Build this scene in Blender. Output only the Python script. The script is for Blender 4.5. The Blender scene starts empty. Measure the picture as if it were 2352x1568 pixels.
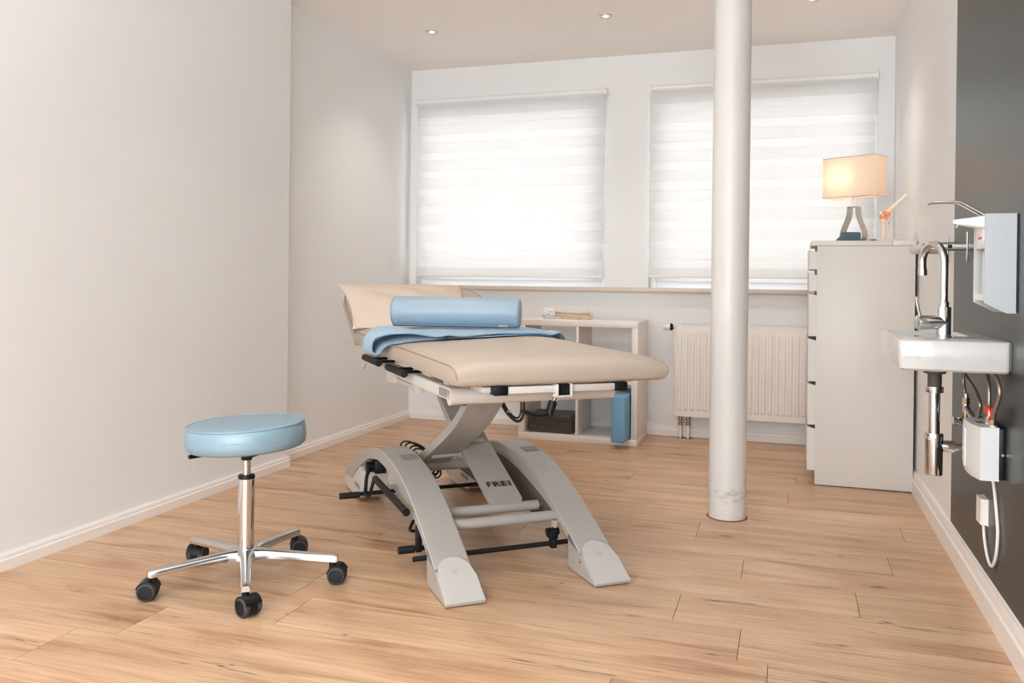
import bpy, bmesh, math, random
from mathutils import Vector, Matrix

random.seed(7)
scene = bpy.context.scene
COL = scene.collection
PI = math.pi

# ------------------------------------------------------------------ camera
F, YAW, ROLL, CX, CY, PITCH, CH = 1943.0946, 0.3197, 0.0113, 1168.32, 651.18, -0.0042, 1.0149
dv = Vector((-math.sin(YAW) * math.cos(PITCH), math.cos(YAW) * math.cos(PITCH), math.sin(PITCH)))
rv = Vector((math.cos(YAW), math.sin(YAW), 0))
uv_ = rv.cross(dv)
r2 = rv * math.cos(ROLL) + uv_ * math.sin(ROLL)
u2 = -rv * math.sin(ROLL) + uv_ * math.cos(ROLL)
cam_data = bpy.data.cameras.new('camera')
cam = bpy.data.objects.new('camera', cam_data)
COL.objects.link(cam)
M = Matrix.Identity(4)
for i in range(3):
    M[i][0], M[i][1], M[i][2] = r2[i], u2[i], -dv[i]
M[2][3] = CH
cam.matrix_world = M
cam_data.sensor_width = 36
cam_data.lens = F / 2352 * 36
cam_data.shift_x = (1176 - CX) / 2352
cam_data.shift_y = (CY - 784) / 2352
cam_data.clip_start = 0.05
scene.camera = cam

# ------------------------------------------------------------------ world, lights, exposure
world = bpy.data.worlds.new('world')
scene.world = world
world.use_nodes = True
bg = world.node_tree.nodes['Background']
bg.inputs[0].default_value = (0.90, 0.95, 1.0, 1)
bg.inputs[1].default_value = 3.0


def area_light(name, loc, direction, sx, sy, power, col):
    l = bpy.data.lights.new(name, 'AREA')
    l.shape = 'RECTANGLE'
    l.size, l.size_y = sx, sy
    l.energy = power
    l.color = col
    o = bpy.data.objects.new(name, l)
    COL.objects.link(o)
    o.location = loc
    o.rotation_euler = Vector(direction).to_track_quat('-Z', 'Y').to_euler()
    return o


# added fill light in an unseen, assumed opening behind the photographer
area_light('added_rear_fill', (-0.95, -3.9, 1.50), (0.0, 1, 0.0), 2.9, 1.9, 180, (0.80, 0.91, 1.0))
# added side light for the left wall, set in an invented right-wall opening
area_light('added_side_fill', (0.585, -1.3, 1.40), (-1, 0.40, 0.05), 1.7, 1.5, 46, (0.82, 0.92, 1.0))
# added unseen fill light ahead of the camera, aimed up at the ceiling
area_light('added_ceiling_fill', (-0.5, 0.5, 1.70), (0.0, 0.15, 1), 0.7, 0.7, 48, (0.82, 0.925, 1.0))
# daylight arriving at the two blinds from outside
area_light('daylight_window_1', (-1.89, 6.25, 1.62), (0, -1, 0), 1.68, 2.2, 60, (0.93, 0.97, 1.0))
area_light('daylight_window_2', (-0.19, 6.25, 1.62), (0, -1, 0), 1.68, 2.2, 60, (0.93, 0.97, 1.0))

vs = scene.view_settings
vs.view_transform = 'Standard'
vs.look = 'None'
vs.gamma = 1
vs.exposure = 0.0
vs.use_curve_mapping = False

# ------------------------------------------------------------------ helpers
MW = {}     # world matrix of every parent
PRE = {}    # matrix applied to geometry before it goes below a parent


def sc(r, g, b):
    def f(c):
        c /= 255
        return c / 12.92 if c <= 0.04045 else ((c + 0.055) / 1.055) ** 2.4
    return (f(r), f(g), f(b), 1)


def tag(o, label=None, cat=None, group=None, kind=None):
    if label: o['label'] = label
    if cat: o['category'] = cat
    if group: o['group'] = group
    if kind: o['kind'] = kind
    return o


def thing(name, label, cat, loc=(0, 0, 0), rotz=0.0, group=None, pre=None):
    o = bpy.data.objects.new(name, None)
    COL.objects.link(o)
    o.empty_display_size = 0.1
    o.location = loc
    o.rotation_euler = (0, 0, rotz)
    m = Matrix.Translation(loc) @ Matrix.Rotation(rotz, 4, 'Z')
    MW[o] = m
    PRE[o] = m.inverted() if pre is None else pre
    return tag(o, label, cat, group)


def obj(name, bm, mat, parent=None, smooth=35, recalc=True):
    if recalc:
        bmesh.ops.recalc_face_normals(bm, faces=bm.faces[:])
    if parent is not None:
        bm.transform(PRE[parent])
    me = bpy.data.meshes.new(name)
    bm.to_mesh(me)
    bm.free()
    for p in me.polygons:
        p.use_smooth = True
    me.set_sharp_from_angle(angle=math.radians(smooth))
    me.materials.append(mat)
    o = bpy.data.objects.new(name, me)
    COL.objects.link(o)
    if parent is not None:
        o.parent = parent
        PRE[o] = PRE[parent]
    return o


def nb():
    return bmesh.new()


def box(bm, x0, x1, y0, y1, z0, z1, bev=0.0, seg=2, mat=None):
    cx, cy, cz = (x0 + x1) / 2, (y0 + y1) / 2, (z0 + z1) / 2
    m = Matrix.Translation((cx, cy, cz)) @ Matrix.Diagonal((abs(x1 - x0), abs(y1 - y0), abs(z1 - z0), 1))
    if mat is not None:
        m = mat @ m
    r = bmesh.ops.create_cube(bm, size=1.0, matrix=m)
    if bev > 0:
        es = set()
        for v in r['verts']:
            es.update(v.link_edges)
        bmesh.ops.bevel(bm, geom=list(es), offset=bev, segments=seg, profile=0.5, affect='EDGES')
    return bm


def frame(d):
    d = d.normalized()
    h = Vector((0, 0, 1)) if abs(d.z) < 0.9 else Vector((1, 0, 0))
    x = h.cross(d).normalized()
    return x, d.cross(x).normalized()


def cyl(bm, p0, p1, r, r2=None, n=24, cap=True):
    p0, p1 = Vector(p0), Vector(p1)
    r2 = r if r2 is None else r2
    x, y = frame(p1 - p0)
    rings = []
    for p, rr in ((p0, r), (p1, r2)):
        rings.append([bm.verts.new(p + (x * math.cos(2 * PI * i / n) + y * math.sin(2 * PI * i / n)) * rr) for i in range(n)])
    for i in range(n):
        bm.faces.new((rings[0][i], rings[0][(i + 1) % n], rings[1][(i + 1) % n], rings[1][i]))
    if cap:
        bm.faces.new(rings[0][::-1])
        bm.faces.new(rings[1])
    return bm


def catmull(pts, k=8, closed=False):
    P = [Vector(p) for p in pts]
    out = []
    n = len(P)
    rng = n if closed else n - 1
    for i in range(rng):
        if closed:
            a, b, c, d = P[(i - 1) % n], P[i], P[(i + 1) % n], P[(i + 2) % n]
        else:
            a = P[i - 1] if i > 0 else P[0] * 2 - P[1]
            b, c = P[i], P[i + 1]
            d = P[i + 2] if i + 2 < n else P[-1] * 2 - P[-2]
        for j in range(k):
            t = j / k
            out.append(0.5 * ((2 * b) + (c - a) * t + (2 * a - 5 * b + 4 * c - d) * t * t + (3 * b - a - 3 * c + d) * t ** 3))
    if not closed:
        out.append(P[-1])
    return out


def tube(bm, pts, r, n=12, smooth_k=0, closed=False, ry=None, cap=True):
    P = catmull(pts, smooth_k, closed) if smooth_k else [Vector(p) for p in pts]
    m = len(P)
    ry = r if ry is None else ry
    tang = []
    for i in range(m):
        if closed:
            t = P[(i + 1) % m] - P[(i - 1) % m]
        else:
            t = P[min(i + 1, m - 1)] - P[max(i - 1, 0)]
        tang.append(t.normalized())
    x, y = frame(tang[0])
    rings = []
    for i in range(m):
        if i:
            x = (x - tang[i] * x.dot(tang[i])).normalized()
        y = tang[i].cross(x).normalized()
        rings.append([bm.verts.new(P[i] + x * math.cos(2 * PI * j / n) * r + y * math.sin(2 * PI * j / n) * ry) for j in range(n)])
    for i in range(m if closed else m - 1):
        a, b = rings[i], rings[(i + 1) % m]
        for j in range(n):
            bm.faces.new((a[j], a[(j + 1) % n], b[(j + 1) % n], b[j]))
    if cap and not closed:
        bm.faces.new(rings[0][::-1])
        bm.faces.new(rings[-1])
    return bm


def prism(bm, poly, fn, d0, d1, bev=0.0, seg=2):
    """poly: 2D points; fn(u, v, d) -> 3D"""
    a = [bm.verts.new(fn(u, v, d0)) for u, v in poly]
    b = [bm.verts.new(fn(u, v, d1)) for u, v in poly]
    n = len(poly)
    fs = [bm.faces.new(a[::-1]), bm.faces.new(b)]
    for i in range(n):
        fs.append(bm.faces.new((a[i], a[(i + 1) % n], b[(i + 1) % n], b[i])))
    if bev:
        es = set()
        for v in a + b:
            es.update(v.link_edges)
        es = [e for e in es if e.calc_face_angle(0) > math.radians(25) or len(e.link_faces) < 2]
        bmesh.ops.recalc_face_normals(bm, faces=fs)
        bmesh.ops.bevel(bm, geom=es, offset=bev, segments=seg, profile=0.5, affect='EDGES')
    return bm


def loft(bm, rings, closed=True, cap=True):
    R = [[bm.verts.new(Vector(p)) for p in ring] for ring in rings]
    n = len(R[0])
    for i in range(len(R) - 1):
        for j in range(n if closed else n - 1):
            k = (j + 1) % n
            bm.faces.new((R[i][j], R[i][k], R[i + 1][k], R[i + 1][j]))
    if cap and closed:
        bm.faces.new(R[0][::-1])
        bm.faces.new(R[-1])
    return bm


def lathe(bm, prof, n=32, mat=None):
    """prof: (r, z) bottom to top about Z"""
    rings = []
    for r, z in prof:
        if r < 1e-6:
            p = Vector((0, 0, z))
            rings.append([bm.verts.new(mat @ p if mat else p)])
        else:
            ring = []
            for i in range(n):
                p = Vector((r * math.cos(2 * PI * i / n), r * math.sin(2 * PI * i / n), z))
                ring.append(bm.verts.new(mat @ p if mat else p))
            rings.append(ring)
    for a, b in zip(rings, rings[1:]):
        for i in range(n):
            k = (i + 1) % n
            if len(a) == 1 and len(b) == 1:
                continue
            if len(a) == 1:
                bm.faces.new((a[0], b[k], b[i]))
            elif len(b) == 1:
                bm.faces.new((a[i], a[k], b[0]))
            else:
                bm.faces.new((a[i], a[k], b[k], b[i]))
    return bm


def sphere(bm, c, rx, ry=None, rz=None, u=16, v=10, rot=None):
    ry = rx if ry is None else ry
    rz = rx if rz is None else rz
    m = Matrix.Translation(c)
    if rot is not None:
        m = m @ rot
    m = m @ Matrix.Diagonal((rx, ry, rz, 1))
    bmesh.ops.create_uvsphere(bm, u_segments=u, v_segments=v, radius=1.0, matrix=m)
    return bm


def text_bm(s, size, thick, mat, shear=0.0, align='CENTER', xscale=1.0, bold=0.03):
    cu = bpy.data.curves.new('lettering', 'FONT')
    cu.body = s
    cu.size = size
    cu.extrude = thick
    cu.shear = shear
    cu.offset = size * bold
    cu.align_x = align
    cu.align_y = 'CENTER'
    o = bpy.data.objects.new('lettering', cu)
    COL.objects.link(o)
    dg = bpy.context.evaluated_depsgraph_get()
    me = bpy.data.meshes.new_from_object(o.evaluated_get(dg))
    bm = nb()
    bm.from_mesh(me)
    bpy.data.objects.remove(o)
    bpy.data.curves.remove(cu)
    bpy.data.meshes.remove(me)
    bm.transform(mat @ Matrix.Diagonal((xscale, 1, 1, 1)))
    return bm


def axes(origin, x, y):
    x = Vector(x).normalized()
    z = x.cross(Vector(y)).normalized()
    y = z.cross(x)
    m = Matrix.Identity(4)
    for i in range(3):
        m[i][0], m[i][1], m[i][2], m[i][3] = x[i], y[i], z[i], origin[i]
    return m


# ------------------------------------------------------------------ materials
def pmat(name, col, rough=0.5, metal=0.0, var=0.04, vscale=6.0, bump=0.0, bscale=150.0, spec=0.5, coat=0.0, stretch=(1, 1, 1), rvar=0.0, sheen=0.0):
    m = bpy.data.materials.new(name)
    m.use_nodes = True
    nt = m.node_tree
    b = nt.nodes['Principled BSDF']
    b.inputs['Roughness'].default_value = rough
    b.inputs['Metallic'].default_value = metal
    b.inputs['Specular IOR Level'].default_value = spec
    b.inputs['Coat Weight'].default_value = coat
    if sheen:
        b.inputs['Sheen Weight'].default_value = sheen
    tc = nt.nodes.new('ShaderNodeTexCoord')
    mp = nt.nodes.new('ShaderNodeMapping')
    mp.inputs['Scale'].default_value = stretch
    nt.links.new(tc.outputs['Object'], mp.inputs[0])
    nz = nt.nodes.new('ShaderNodeTexNoise')
    nz.inputs['Scale'].default_value = vscale
    nz.inputs['Detail'].default_value = 2
    nt.links.new(mp.outputs[0], nz.inputs[0])
    mx = nt.nodes.new('ShaderNodeMix')
    mx.data_type = 'RGBA'
    c0 = tuple(max(0, c * (1 - var)) for c in col[:3]) + (1,)
    c1 = tuple(min(1, c * (1 + var)) for c in col[:3]) + (1,)
    mx.inputs[6].default_value = c0
    mx.inputs[7].default_value = c1
    nt.links.new(nz.outputs[0], mx.inputs[0])
    nt.links.new(mx.outputs[2], b.inputs['Base Color'])
    if rvar:
        mr = nt.nodes.new('ShaderNodeMapRange')
        mr.inputs[3].default_value = rough - rvar
        mr.inputs[4].default_value = rough + rvar
        nt.links.new(nz.outputs[0], mr.inputs[0])
        nt.links.new(mr.outputs[0], b.inputs['Roughness'])
    if bump:
        n2 = nt.nodes.new('ShaderNodeTexNoise')
        n2.inputs['Scale'].default_value = bscale
        n2.inputs['Detail'].default_value = 1
        nt.links.new(mp.outputs[0], n2.inputs[0])
        bp = nt.nodes.new('ShaderNodeBump')
        bp.inputs['Strength'].default_value = bump
        bp.inputs['Distance'].default_value = 0.002
        nt.links.new(n2.outputs[0], bp.inputs['Height'])
        nt.links.new(bp.outputs[0], b.inputs['Normal'])
    return m


def emat(name, col, strength):
    m = bpy.data.materials.new(name)
    m.use_nodes = True
    b = m.node_tree.nodes['Principled BSDF']
    b.inputs['Base Color'].default_value = col
    b.inputs['Emission Color'].default_value = col
    b.inputs['Emission Strength'].default_value = strength
    return m


def wood_mat():
    m = bpy.data.materials.new('oak_laminate')
    m.use_nodes = True
    nt = m.node_tree
    N, L = nt.nodes, nt.links
    b = N['Principled BSDF']
    geo = N.new('ShaderNodeNewGeometry')
    oi = N.new('ShaderNodeObjectInfo')
    mul = N.new('ShaderNodeVectorMath')
    mul.operation = 'SCALE'
    comb = N.new('ShaderNodeCombineXYZ')
    comb.inputs[0].default_value, comb.inputs[1].default_value, comb.inputs[2].default_value = 17.0, 5.3, 31.0
    L.new(comb.outputs[0], mul.inputs[0])
    L.new(oi.outputs['Random'], mul.inputs[3])
    add = N.new('ShaderNodeVectorMath')
    L.new(geo.outputs['Position'], add.inputs[0])
    L.new(mul.outputs[0], add.inputs[1])

    def mapped(scale):
        mp = N.new('ShaderNodeMapping')
        mp.inputs['Scale'].default_value = scale
        L.new(add.outputs[0], mp.inputs[0])
        return mp.outputs[0]

    def noise(scale, s, det=6, dist=0.0, rough=0.55):
        n = N.new('ShaderNodeTexNoise')
        n.inputs['Scale'].default_value = s
        n.inputs['Detail'].default_value = det
        n.inputs['Roughness'].default_value = rough
        n.inputs['Distortion'].default_value = dist
        L.new(mapped(scale), n.inputs[0])
        return n.outputs[0]

    def ramp(src, stops):
        r = N.new('ShaderNodeValToRGB')
        e = r.color_ramp.elements
        while len(e) < len(stops):
            e.new(0.5)
        for el, (p, c) in zip(e, stops):
            el.position = p
            el.color = c if len(c) == 4 else (c[0], c[1], c[2], 1)
        L.new(src, r.inputs[0])
        return r.outputs[0]

    def mix(fac, a, c, mode='MIX'):
        x = N.new('ShaderNodeMix')
        x.data_type = 'RGBA'
        x.blend_type = mode
        if isinstance(fac, float):
            x.inputs[0].default_value = fac
        else:
            L.new(fac, x.inputs[0])
        for s, k in ((a, 6), (c, 7)):
            if isinstance(s, tuple):
                x.inputs[k].default_value = s
            else:
                L.new(s, x.inputs[k])
        return x.outputs[2]

    W = lambda v: (v, v, v, 1)
    # broad figure of each plank
    base = ramp(noise((0.55, 4.5, 1), 3.0, 4, 0.6), [(0.28, sc(182, 141, 107)), (0.5, sc(205, 167, 132)), (0.72, sc(218, 186, 153))])
    # fine straight grain
    grain = ramp(noise((3.0, 70, 1), 2.2, 6), [(0.3, W(0.86)), (0.7, W(1.04))])
    col = mix(1.0, base, grain, 'MULTIPLY')
    # cathedral figure
    wv = N.new('ShaderNodeTexWave')
    wv.wave_type = 'BANDS'
    wv.bands_direction = 'Y'
    wv.inputs['Scale'].default_value = 6.0
    wv.inputs['Distortion'].default_value = 9.0
    wv.inputs['Detail'].default_value = 3
    wv.inputs['Detail Scale'].default_value = 0.7
    L.new(mapped((0.35, 2.2, 1)), wv.inputs[0])
    col = mix(0.5, col, mix(1.0, col, ramp(wv.outputs[0], [(0.0, W(0.84)), (0.5, W(1.0)), (1.0, W(1.03))]), 'MULTIPLY'))
    # smoky streaks
    smoke = ramp(noise((0.9, 9, 1), 1.6, 3, 0.4), [(0.56, W(0)), (0.74, W(1))])
    col = mix(smoke, col, mix(1.0, col, sc(208, 190, 178), 'MULTIPLY'))
    # knots
    vo = N.new('ShaderNodeTexVoronoi')
    vo.inputs['Scale'].default_value = 1.0
    vo.inputs['Randomness'].default_value = 1.0
    dn = N.new('ShaderNodeTexNoise')
    dn.inputs['Scale'].default_value = 14
    dn.inputs['Detail'].default_value = 3
    L.new(add.outputs[0], dn.inputs[0])
    dsub = N.new('ShaderNodeVectorMath')
    dsub.operation = 'MULTIPLY_ADD'
    L.new(dn.outputs[1], dsub.inputs[0])
    dsub.inputs[1].default_value = (0.12, 0.035, 0.0)
    L.new(add.outputs[0], dsub.inputs[2])
    mpk = N.new('ShaderNodeMapping')
    mpk.inputs['Scale'].default_value = (1.9, 5.0, 0.001)
    L.new(dsub.outputs[0], mpk.inputs[0])
    L.new(mpk.outputs[0], vo.inputs[0])
    halo = ramp(vo.outputs['Distance'], [(0.0, W(1)), (0.12, W(0.75)), (0.30, W(0))])
    ms = N.new('ShaderNodeMath')
    ms.operation = 'SINE'
    mm_ = N.new('ShaderNodeMath')
    mm_.operation = 'MULTIPLY'
    mm_.inputs[1].default_value = 90.0
    L.new(vo.outputs['Distance'], mm_.inputs[0])
    L.new(mm_.outputs[0], ms.inputs[0])
    rings_ = ramp(ms.outputs[0], [(0.0, W(0.38)), (0.9, W(0.62))])
    col = mix(mix(1.0, halo, rings_, 'MULTIPLY'), col, mix(1.0, col, sc(206, 172, 148), 'MULTIPLY'))
    core = ramp(vo.outputs['Distance'], [(0.026, W(1)), (0.072, W(0))])
    col = mix(mix(1.0, core, W(0.8), 'MULTIPLY'), col, sc(92, 68, 56))
    # dark filled cracks running with the grain
    cr = noise((0.55, 11, 1), 2.1, 3, 0.25, 0.45)
    crack = ramp(cr, [(0.4915, W(0)), (0.499, W(1)), (0.501, W(1)), (0.5085, W(0))])
    crm = ramp(noise((0.9, 3.5, 1), 1.7, 2), [(0.555, W(0)), (0.62, W(1))])
    col = mix(mix(1.0, crack, crm, 'MULTIPLY'), col, sc(70, 56, 52))
    # plank to plank tone
    tone = ramp(oi.outputs['Random'], [(0.0, W(0.93)), (1.0, W(1.04))])
    col = mix(1.0, col, tone, 'MULTIPLY')
    L.new(col, b.inputs['Base Color'])
    b.inputs['Roughness'].default_value = 0.36
    b.inputs['Specular IOR Level'].default_value = 0.45
    bp = N.new('ShaderNodeBump')
    bp.inputs['Strength'].default_value = 0.12
    bp.inputs['Distance'].default_value = 0.001
    L.new(grain, bp.inputs['Height'])
    L.new(bp.outputs[0], b.inputs['Normal'])
    return m


def fabric_trans(name, col, t, clear=0.0):
    """blind cloth: diffuse + translucent (+ some open weave)"""
    m = bpy.data.materials.new(name)
    m.use_nodes = True
    nt = m.node_tree
    for n in list(nt.nodes):
        nt.nodes.remove(n)
    out = nt.nodes.new('ShaderNodeOutputMaterial')
    d = nt.nodes.new('ShaderNodeBsdfDiffuse')
    tr = nt.nodes.new('ShaderNodeBsdfTranslucent')
    tc = nt.nodes.new('ShaderNodeTexCoord')
    mp = nt.nodes.new('ShaderNodeMapping')
    mp.inputs['Scale'].default_value = (3, 1, 400)
    nt.links.new(tc.outputs['Object'], mp.inputs[0])
    nz = nt.nodes.new('ShaderNodeTexNoise')
    nz.inputs['Scale'].default_value = 1.0
    nt.links.new(mp.outputs[0], nz.inputs[0])
    mx = nt.nodes.new('ShaderNodeMix')
    mx.data_type = 'RGBA'
    mx.inputs[6].default_value = tuple(c * 0.97 for c in col[:3]) + (1,)
    mx.inputs[7].default_value = col
    nt.links.new(nz.outputs[0], mx.inputs[0])
    nt.links.new(mx.outputs[2], d.inputs[0])
    nt.links.new(mx.outputs[2], tr.inputs[0])
    ms = nt.nodes.new('ShaderNodeMixShader')
    ms.inputs[0].default_value = t
    nt.links.new(d.outputs[0], ms.inputs[1])
    nt.links.new(tr.outputs[0], ms.inputs[2])
    last = ms
    if clear:
        tp = nt.nodes.new('ShaderNodeBsdfTransparent')
        m2 = nt.nodes.new('ShaderNodeMixShader')
        m2.inputs[0].default_value = clear
        nt.links.new(ms.outputs[0], m2.inputs[1])
        nt.links.new(tp.outputs[0], m2.inputs[2])
        last = m2
    nt.links.new(last.outputs[0], out.inputs[0])
    return m


def glass_mat(name, gloss=0.08, col=(1, 1, 1, 1)):
    m = bpy.data.materials.new(name)
    m.use_nodes = True
    nt = m.node_tree
    for n in list(nt.nodes):
        nt.nodes.remove(n)
    out = nt.nodes.new('ShaderNodeOutputMaterial')
    t = nt.nodes.new('ShaderNodeBsdfTransparent')
    t.inputs[0].default_value = col
    g = nt.nodes.new('ShaderNodeBsdfGlossy')
    g.inputs['Roughness'].default_value = 0.02
    fr = nt.nodes.new('ShaderNodeFresnel')
    fr.inputs[0].default_value = 1.45
    ms = nt.nodes.new('ShaderNodeMixShader')
    nt.links.new(fr.outputs[0], ms.inputs[0])
    nt.links.new(t.outputs[0], ms.inputs[1])
    nt.links.new(g.outputs[0], ms.inputs[2])
    nt.links.new(ms.outputs[0], out.inputs[0])
    return m


wall_m = pmat('white_wall_paint', sc(232, 232, 231), 0.75, var=0.012, vscale=2.5)
ceil_m = pmat('ceiling_paint', sc(246, 242, 238), 0.8, var=0.012, vscale=1.5)
grey_m = pmat('grey_gloss_wall_paint', sc(42, 46, 49), 0.34, var=0.06, vscale=3, bump=0.25, bscale=60, stretch=(1, 1, 0.35), spec=0.5)
base_m = pmat('white_trim_lacquer', sc(236, 231, 226), 0.4, var=0.02, vscale=9)
under_m = pmat('floor_underlay', sc(84, 56, 40), 0.9)
wood_m = wood_mat()
sill_m = pmat('stone_sill', sc(206, 190, 176), 0.35, var=0.07, vscale=14)
winframe_m = pmat('white_window_plastic', sc(240, 241, 242), 0.35, var=0.01)
glass_m = glass_mat('window_glass')
opaque_m = fabric_trans('blind_cloth_dense', sc(248, 247, 246), 0.60)
sheer_m = fabric_trans('blind_cloth_sheer', sc(250, 249, 248), 0.55, 0.16)
plwhite_m = pmat('white_plastic', sc(236, 235, 232), 0.35, var=0.015)
pillar_m = pmat('column_paint', sc(220, 218, 214), 0.42, var=0.015, vscale=5, bump=0.5, bscale=45, coat=0.1)


def scuffs(m, z0, z1, col, amount):
    """grimy band with an uneven outline around the foot of the column"""
    nt = m.node_tree
    b = nt.nodes['Principled BSDF']
    src = b.inputs['Base Color'].links[0].from_socket
    tc = nt.nodes.new('ShaderNodeTexCoord')
    sp = nt.nodes.new('ShaderNodeSeparateXYZ')
    nt.links.new(tc.outputs['Object'], sp.inputs[0])
    mp = nt.nodes.new('ShaderNodeMapping')
    mp.inputs['Scale'].default_value = (22, 22, 60)
    nt.links.new(tc.outputs['Object'], mp.inputs[0])
    nz = nt.nodes.new('ShaderNodeTexNoise')
    nz.inputs['Scale'].default_value = 1.0
    nz.inputs['Detail'].default_value = 5
    nt.links.new(mp.outputs[0], nz.inputs[0])
    r = nt.nodes.new('ShaderNodeValToRGB')
    e = r.color_ramp.elements
    e[0].position, e[0].color = 0.0, (0.35, 0.35, 0.35, 1)
    e[1].position, e[1].color = 1.0, (0, 0, 0, 1)
    for p, v in ((0.25, 0.15), (0.45, 0.9), (0.6, 0.9), (0.75, 0.1)):
        k = e.new(p)
        k.color = (v, v, v, 1)
    mr = nt.nodes.new('ShaderNodeMapRange')
    mr.inputs[1].default_value, mr.inputs[2].default_value = z0, z1
    nt.links.new(sp.outputs[2], mr.inputs[0])
    nt.links.new(mr.outputs[0], r.inputs[0])
    n2 = nt.nodes.new('ShaderNodeValToRGB')
    n2.color_ramp.elements[0].position = 0.48
    n2.color_ramp.elements[1].position = 0.70
    nt.links.new(nz.outputs[0], n2.inputs[0])
    mu = nt.nodes.new('ShaderNodeMix')
    mu.data_type = 'RGBA'
    mu.blend_type = 'MULTIPLY'
    mu.inputs[0].default_value = 1.0
    nt.links.new(r.outputs[0], mu.inputs[6])
    nt.links.new(n2.outputs[0], mu.inputs[7])
    m2 = nt.nodes.new('ShaderNodeMath')
    m2.operation = 'MULTIPLY'
    m2.inputs[1].default_value = amount
    nt.links.new(mu.outputs[2], m2.inputs[0])
    mx = nt.nodes.new('ShaderNodeMix')
    mx.data_type = 'RGBA'
    nt.links.new(m2.outputs[0], mx.inputs[0])
    nt.links.new(src, mx.inputs[6])
    mx.inputs[7].default_value = col
    nt.links.new(mx.outputs[2], b.inputs['Base Color'])


scuffs(pillar_m, 0.0, 0.20, sc(140, 132, 124), 0.55)
lam_m = pmat('white_laminate', sc(231, 224, 217), 0.35, var=0.01, vscale=3)
chest_m = pmat('cream_white_laminate', sc(214, 209, 202), 0.4, var=0.01, vscale=3)
dark_m = pmat('black_plastic', sc(15, 15, 17), 0.45, var=0.15, vscale=20, spec=0.35)
rubber_m = pmat('black_rubber', sc(20, 20, 22), 0.55, var=0.2, vscale=40, spec=0.35)
tread_m = pmat('grey_caster_tread', sc(62, 62, 64), 0.7, var=0.15, vscale=50)
chrome_m = pmat('chrome', (0.78, 0.78, 0.80, 1), 0.06, 1.0, var=0.01)
alu_m = pmat('polished_aluminium', (0.70, 0.69, 0.68, 1), 0.22, 1.0, var=0.06, vscale=12, rvar=0.06)
steel_m = pmat('brushed_steel', (0.60, 0.58, 0.56, 1), 0.30, 1.0, var=0.05, vscale=30, stretch=(1, 1, 12))
brass_m = pmat('tarnished_brass', (0.42, 0.30, 0.18, 1), 0.35, 1.0, var=0.25, vscale=60)
braid_m = pmat('braided_steel_hose', (0.42, 0.36, 0.30, 1), 0.42, 0.9, var=0.25, vscale=300, bump=0.12, bscale=900)
leather_m = pmat('beige_vinyl', sc(180, 166, 151), 0.48, var=0.025, vscale=4, bump=0.12, bscale=260, spec=0.4)
seam_m = pmat('beige_vinyl_piping', sc(150, 128, 110), 0.5, var=0.03)
bluev_m = pmat('blue_vinyl', sc(146, 165, 179), 0.40, var=0.03, vscale=5, bump=0.15, bscale=240, spec=0.45)
blockv_m = pmat('sky_blue_vinyl', sc(112, 158, 190), 0.45, var=0.03, vscale=5, bump=0.12, bscale=240, spec=0.4)
stoolv_m = pmat('light_blue_vinyl', sc(130, 158, 173), 0.36, var=0.025, vscale=5, bump=0.12, bscale=240, spec=0.8)
fleece_m = pmat('blue_fleece', sc(136, 170, 196), 0.95, var=0.05, vscale=60, bump=1.0, bscale=320, spec=0.1, sheen=0.35)
cotton_m = pmat('beige_cotton', sc(208, 192, 176), 0.9, var=0.02, vscale=5, bump=0.35, bscale=90, spec=0.15)
coat_m = pmat('silver_grey_powder_coat', sc(176, 172, 166), 0.42, 0.15, var=0.02, vscale=10, bump=0.08, bscale=500)
coatd_m = pmat('white_grey_powder_coat', sc(208, 203, 197), 0.4, 0.05, var=0.015, vscale=10)
cover_m = pmat('light_grey_foot_plastic', sc(190, 187, 182), 0.5, var=0.015, vscale=10)
inner_m = pmat('dark_grey_metal', sc(96, 90, 84), 0.6, 0.1, var=0.08, vscale=8)
label_m = pmat('grey_rating_label', sc(140, 138, 134), 0.6, var=0.3, vscale=120, stretch=(1, 6, 6))
cable_m = pmat('black_cable', sc(38, 38, 40), 0.5, var=0.1)
towel_m = pmat('anthracite_terry', sc(80, 73, 71), 0.95, var=0.16, vscale=70, bump=1.0, bscale=240, spec=0.1, sheen=0.2)
cera_m = pmat('white_ceramic', sc(204, 204, 202), 0.10, var=0.008, coat=0.6)
bone_m = pmat('bone', sc(208, 184, 152), 0.55, var=0.14, vscale=50, bump=0.3, bscale=120)
bonel_m = pmat('pale_bone_plastic', sc(238, 220, 200), 0.45, var=0.04, vscale=30)
orange_m = pmat('orange_ligament', sc(240, 152, 92), 0.4, var=0.06, vscale=40)
teal_m = pmat('teal_exercise_band', sc(72, 96, 104), 0.55, var=0.06, vscale=40)
ink_m = pmat('black_print', sc(38, 38, 38), 0.6, var=0.05)
inkred_m = pmat('red_print', sc(196, 92, 80), 0.6, var=0.05)
red_m = pmat('red_label', sc(232, 60, 44), 0.5, var=0.03)
gpr_m = pmat('grey_print', sc(190, 188, 188), 0.6, var=0.05)
shade_m = fabric_trans('lamp_shade_cloth', sc(250, 240, 228), 0.5)
heat_m = pmat('heater_white', sc(226, 228, 228), 0.35, var=0.012)
silver_m = pmat('silver_anodised_panel', sc(178, 182, 184), 0.36, 0.15, var=0.012, vscale=6)
gold_m = pmat('warm_reflector', (0.85, 0.62, 0.36, 1), 0.2, 1.0)
bulb_m = emat('halogen_bulb', (1.0, 0.78, 0.45, 1), 14.0)
lampbulb_m = emat('lamp_bulb', (1.0, 0.72, 0.42, 1), 5.0)
stain_m = pmat('brown_floor_gap', sc(128, 82, 48), 0.9, var=0.3, vscale=60)

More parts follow.
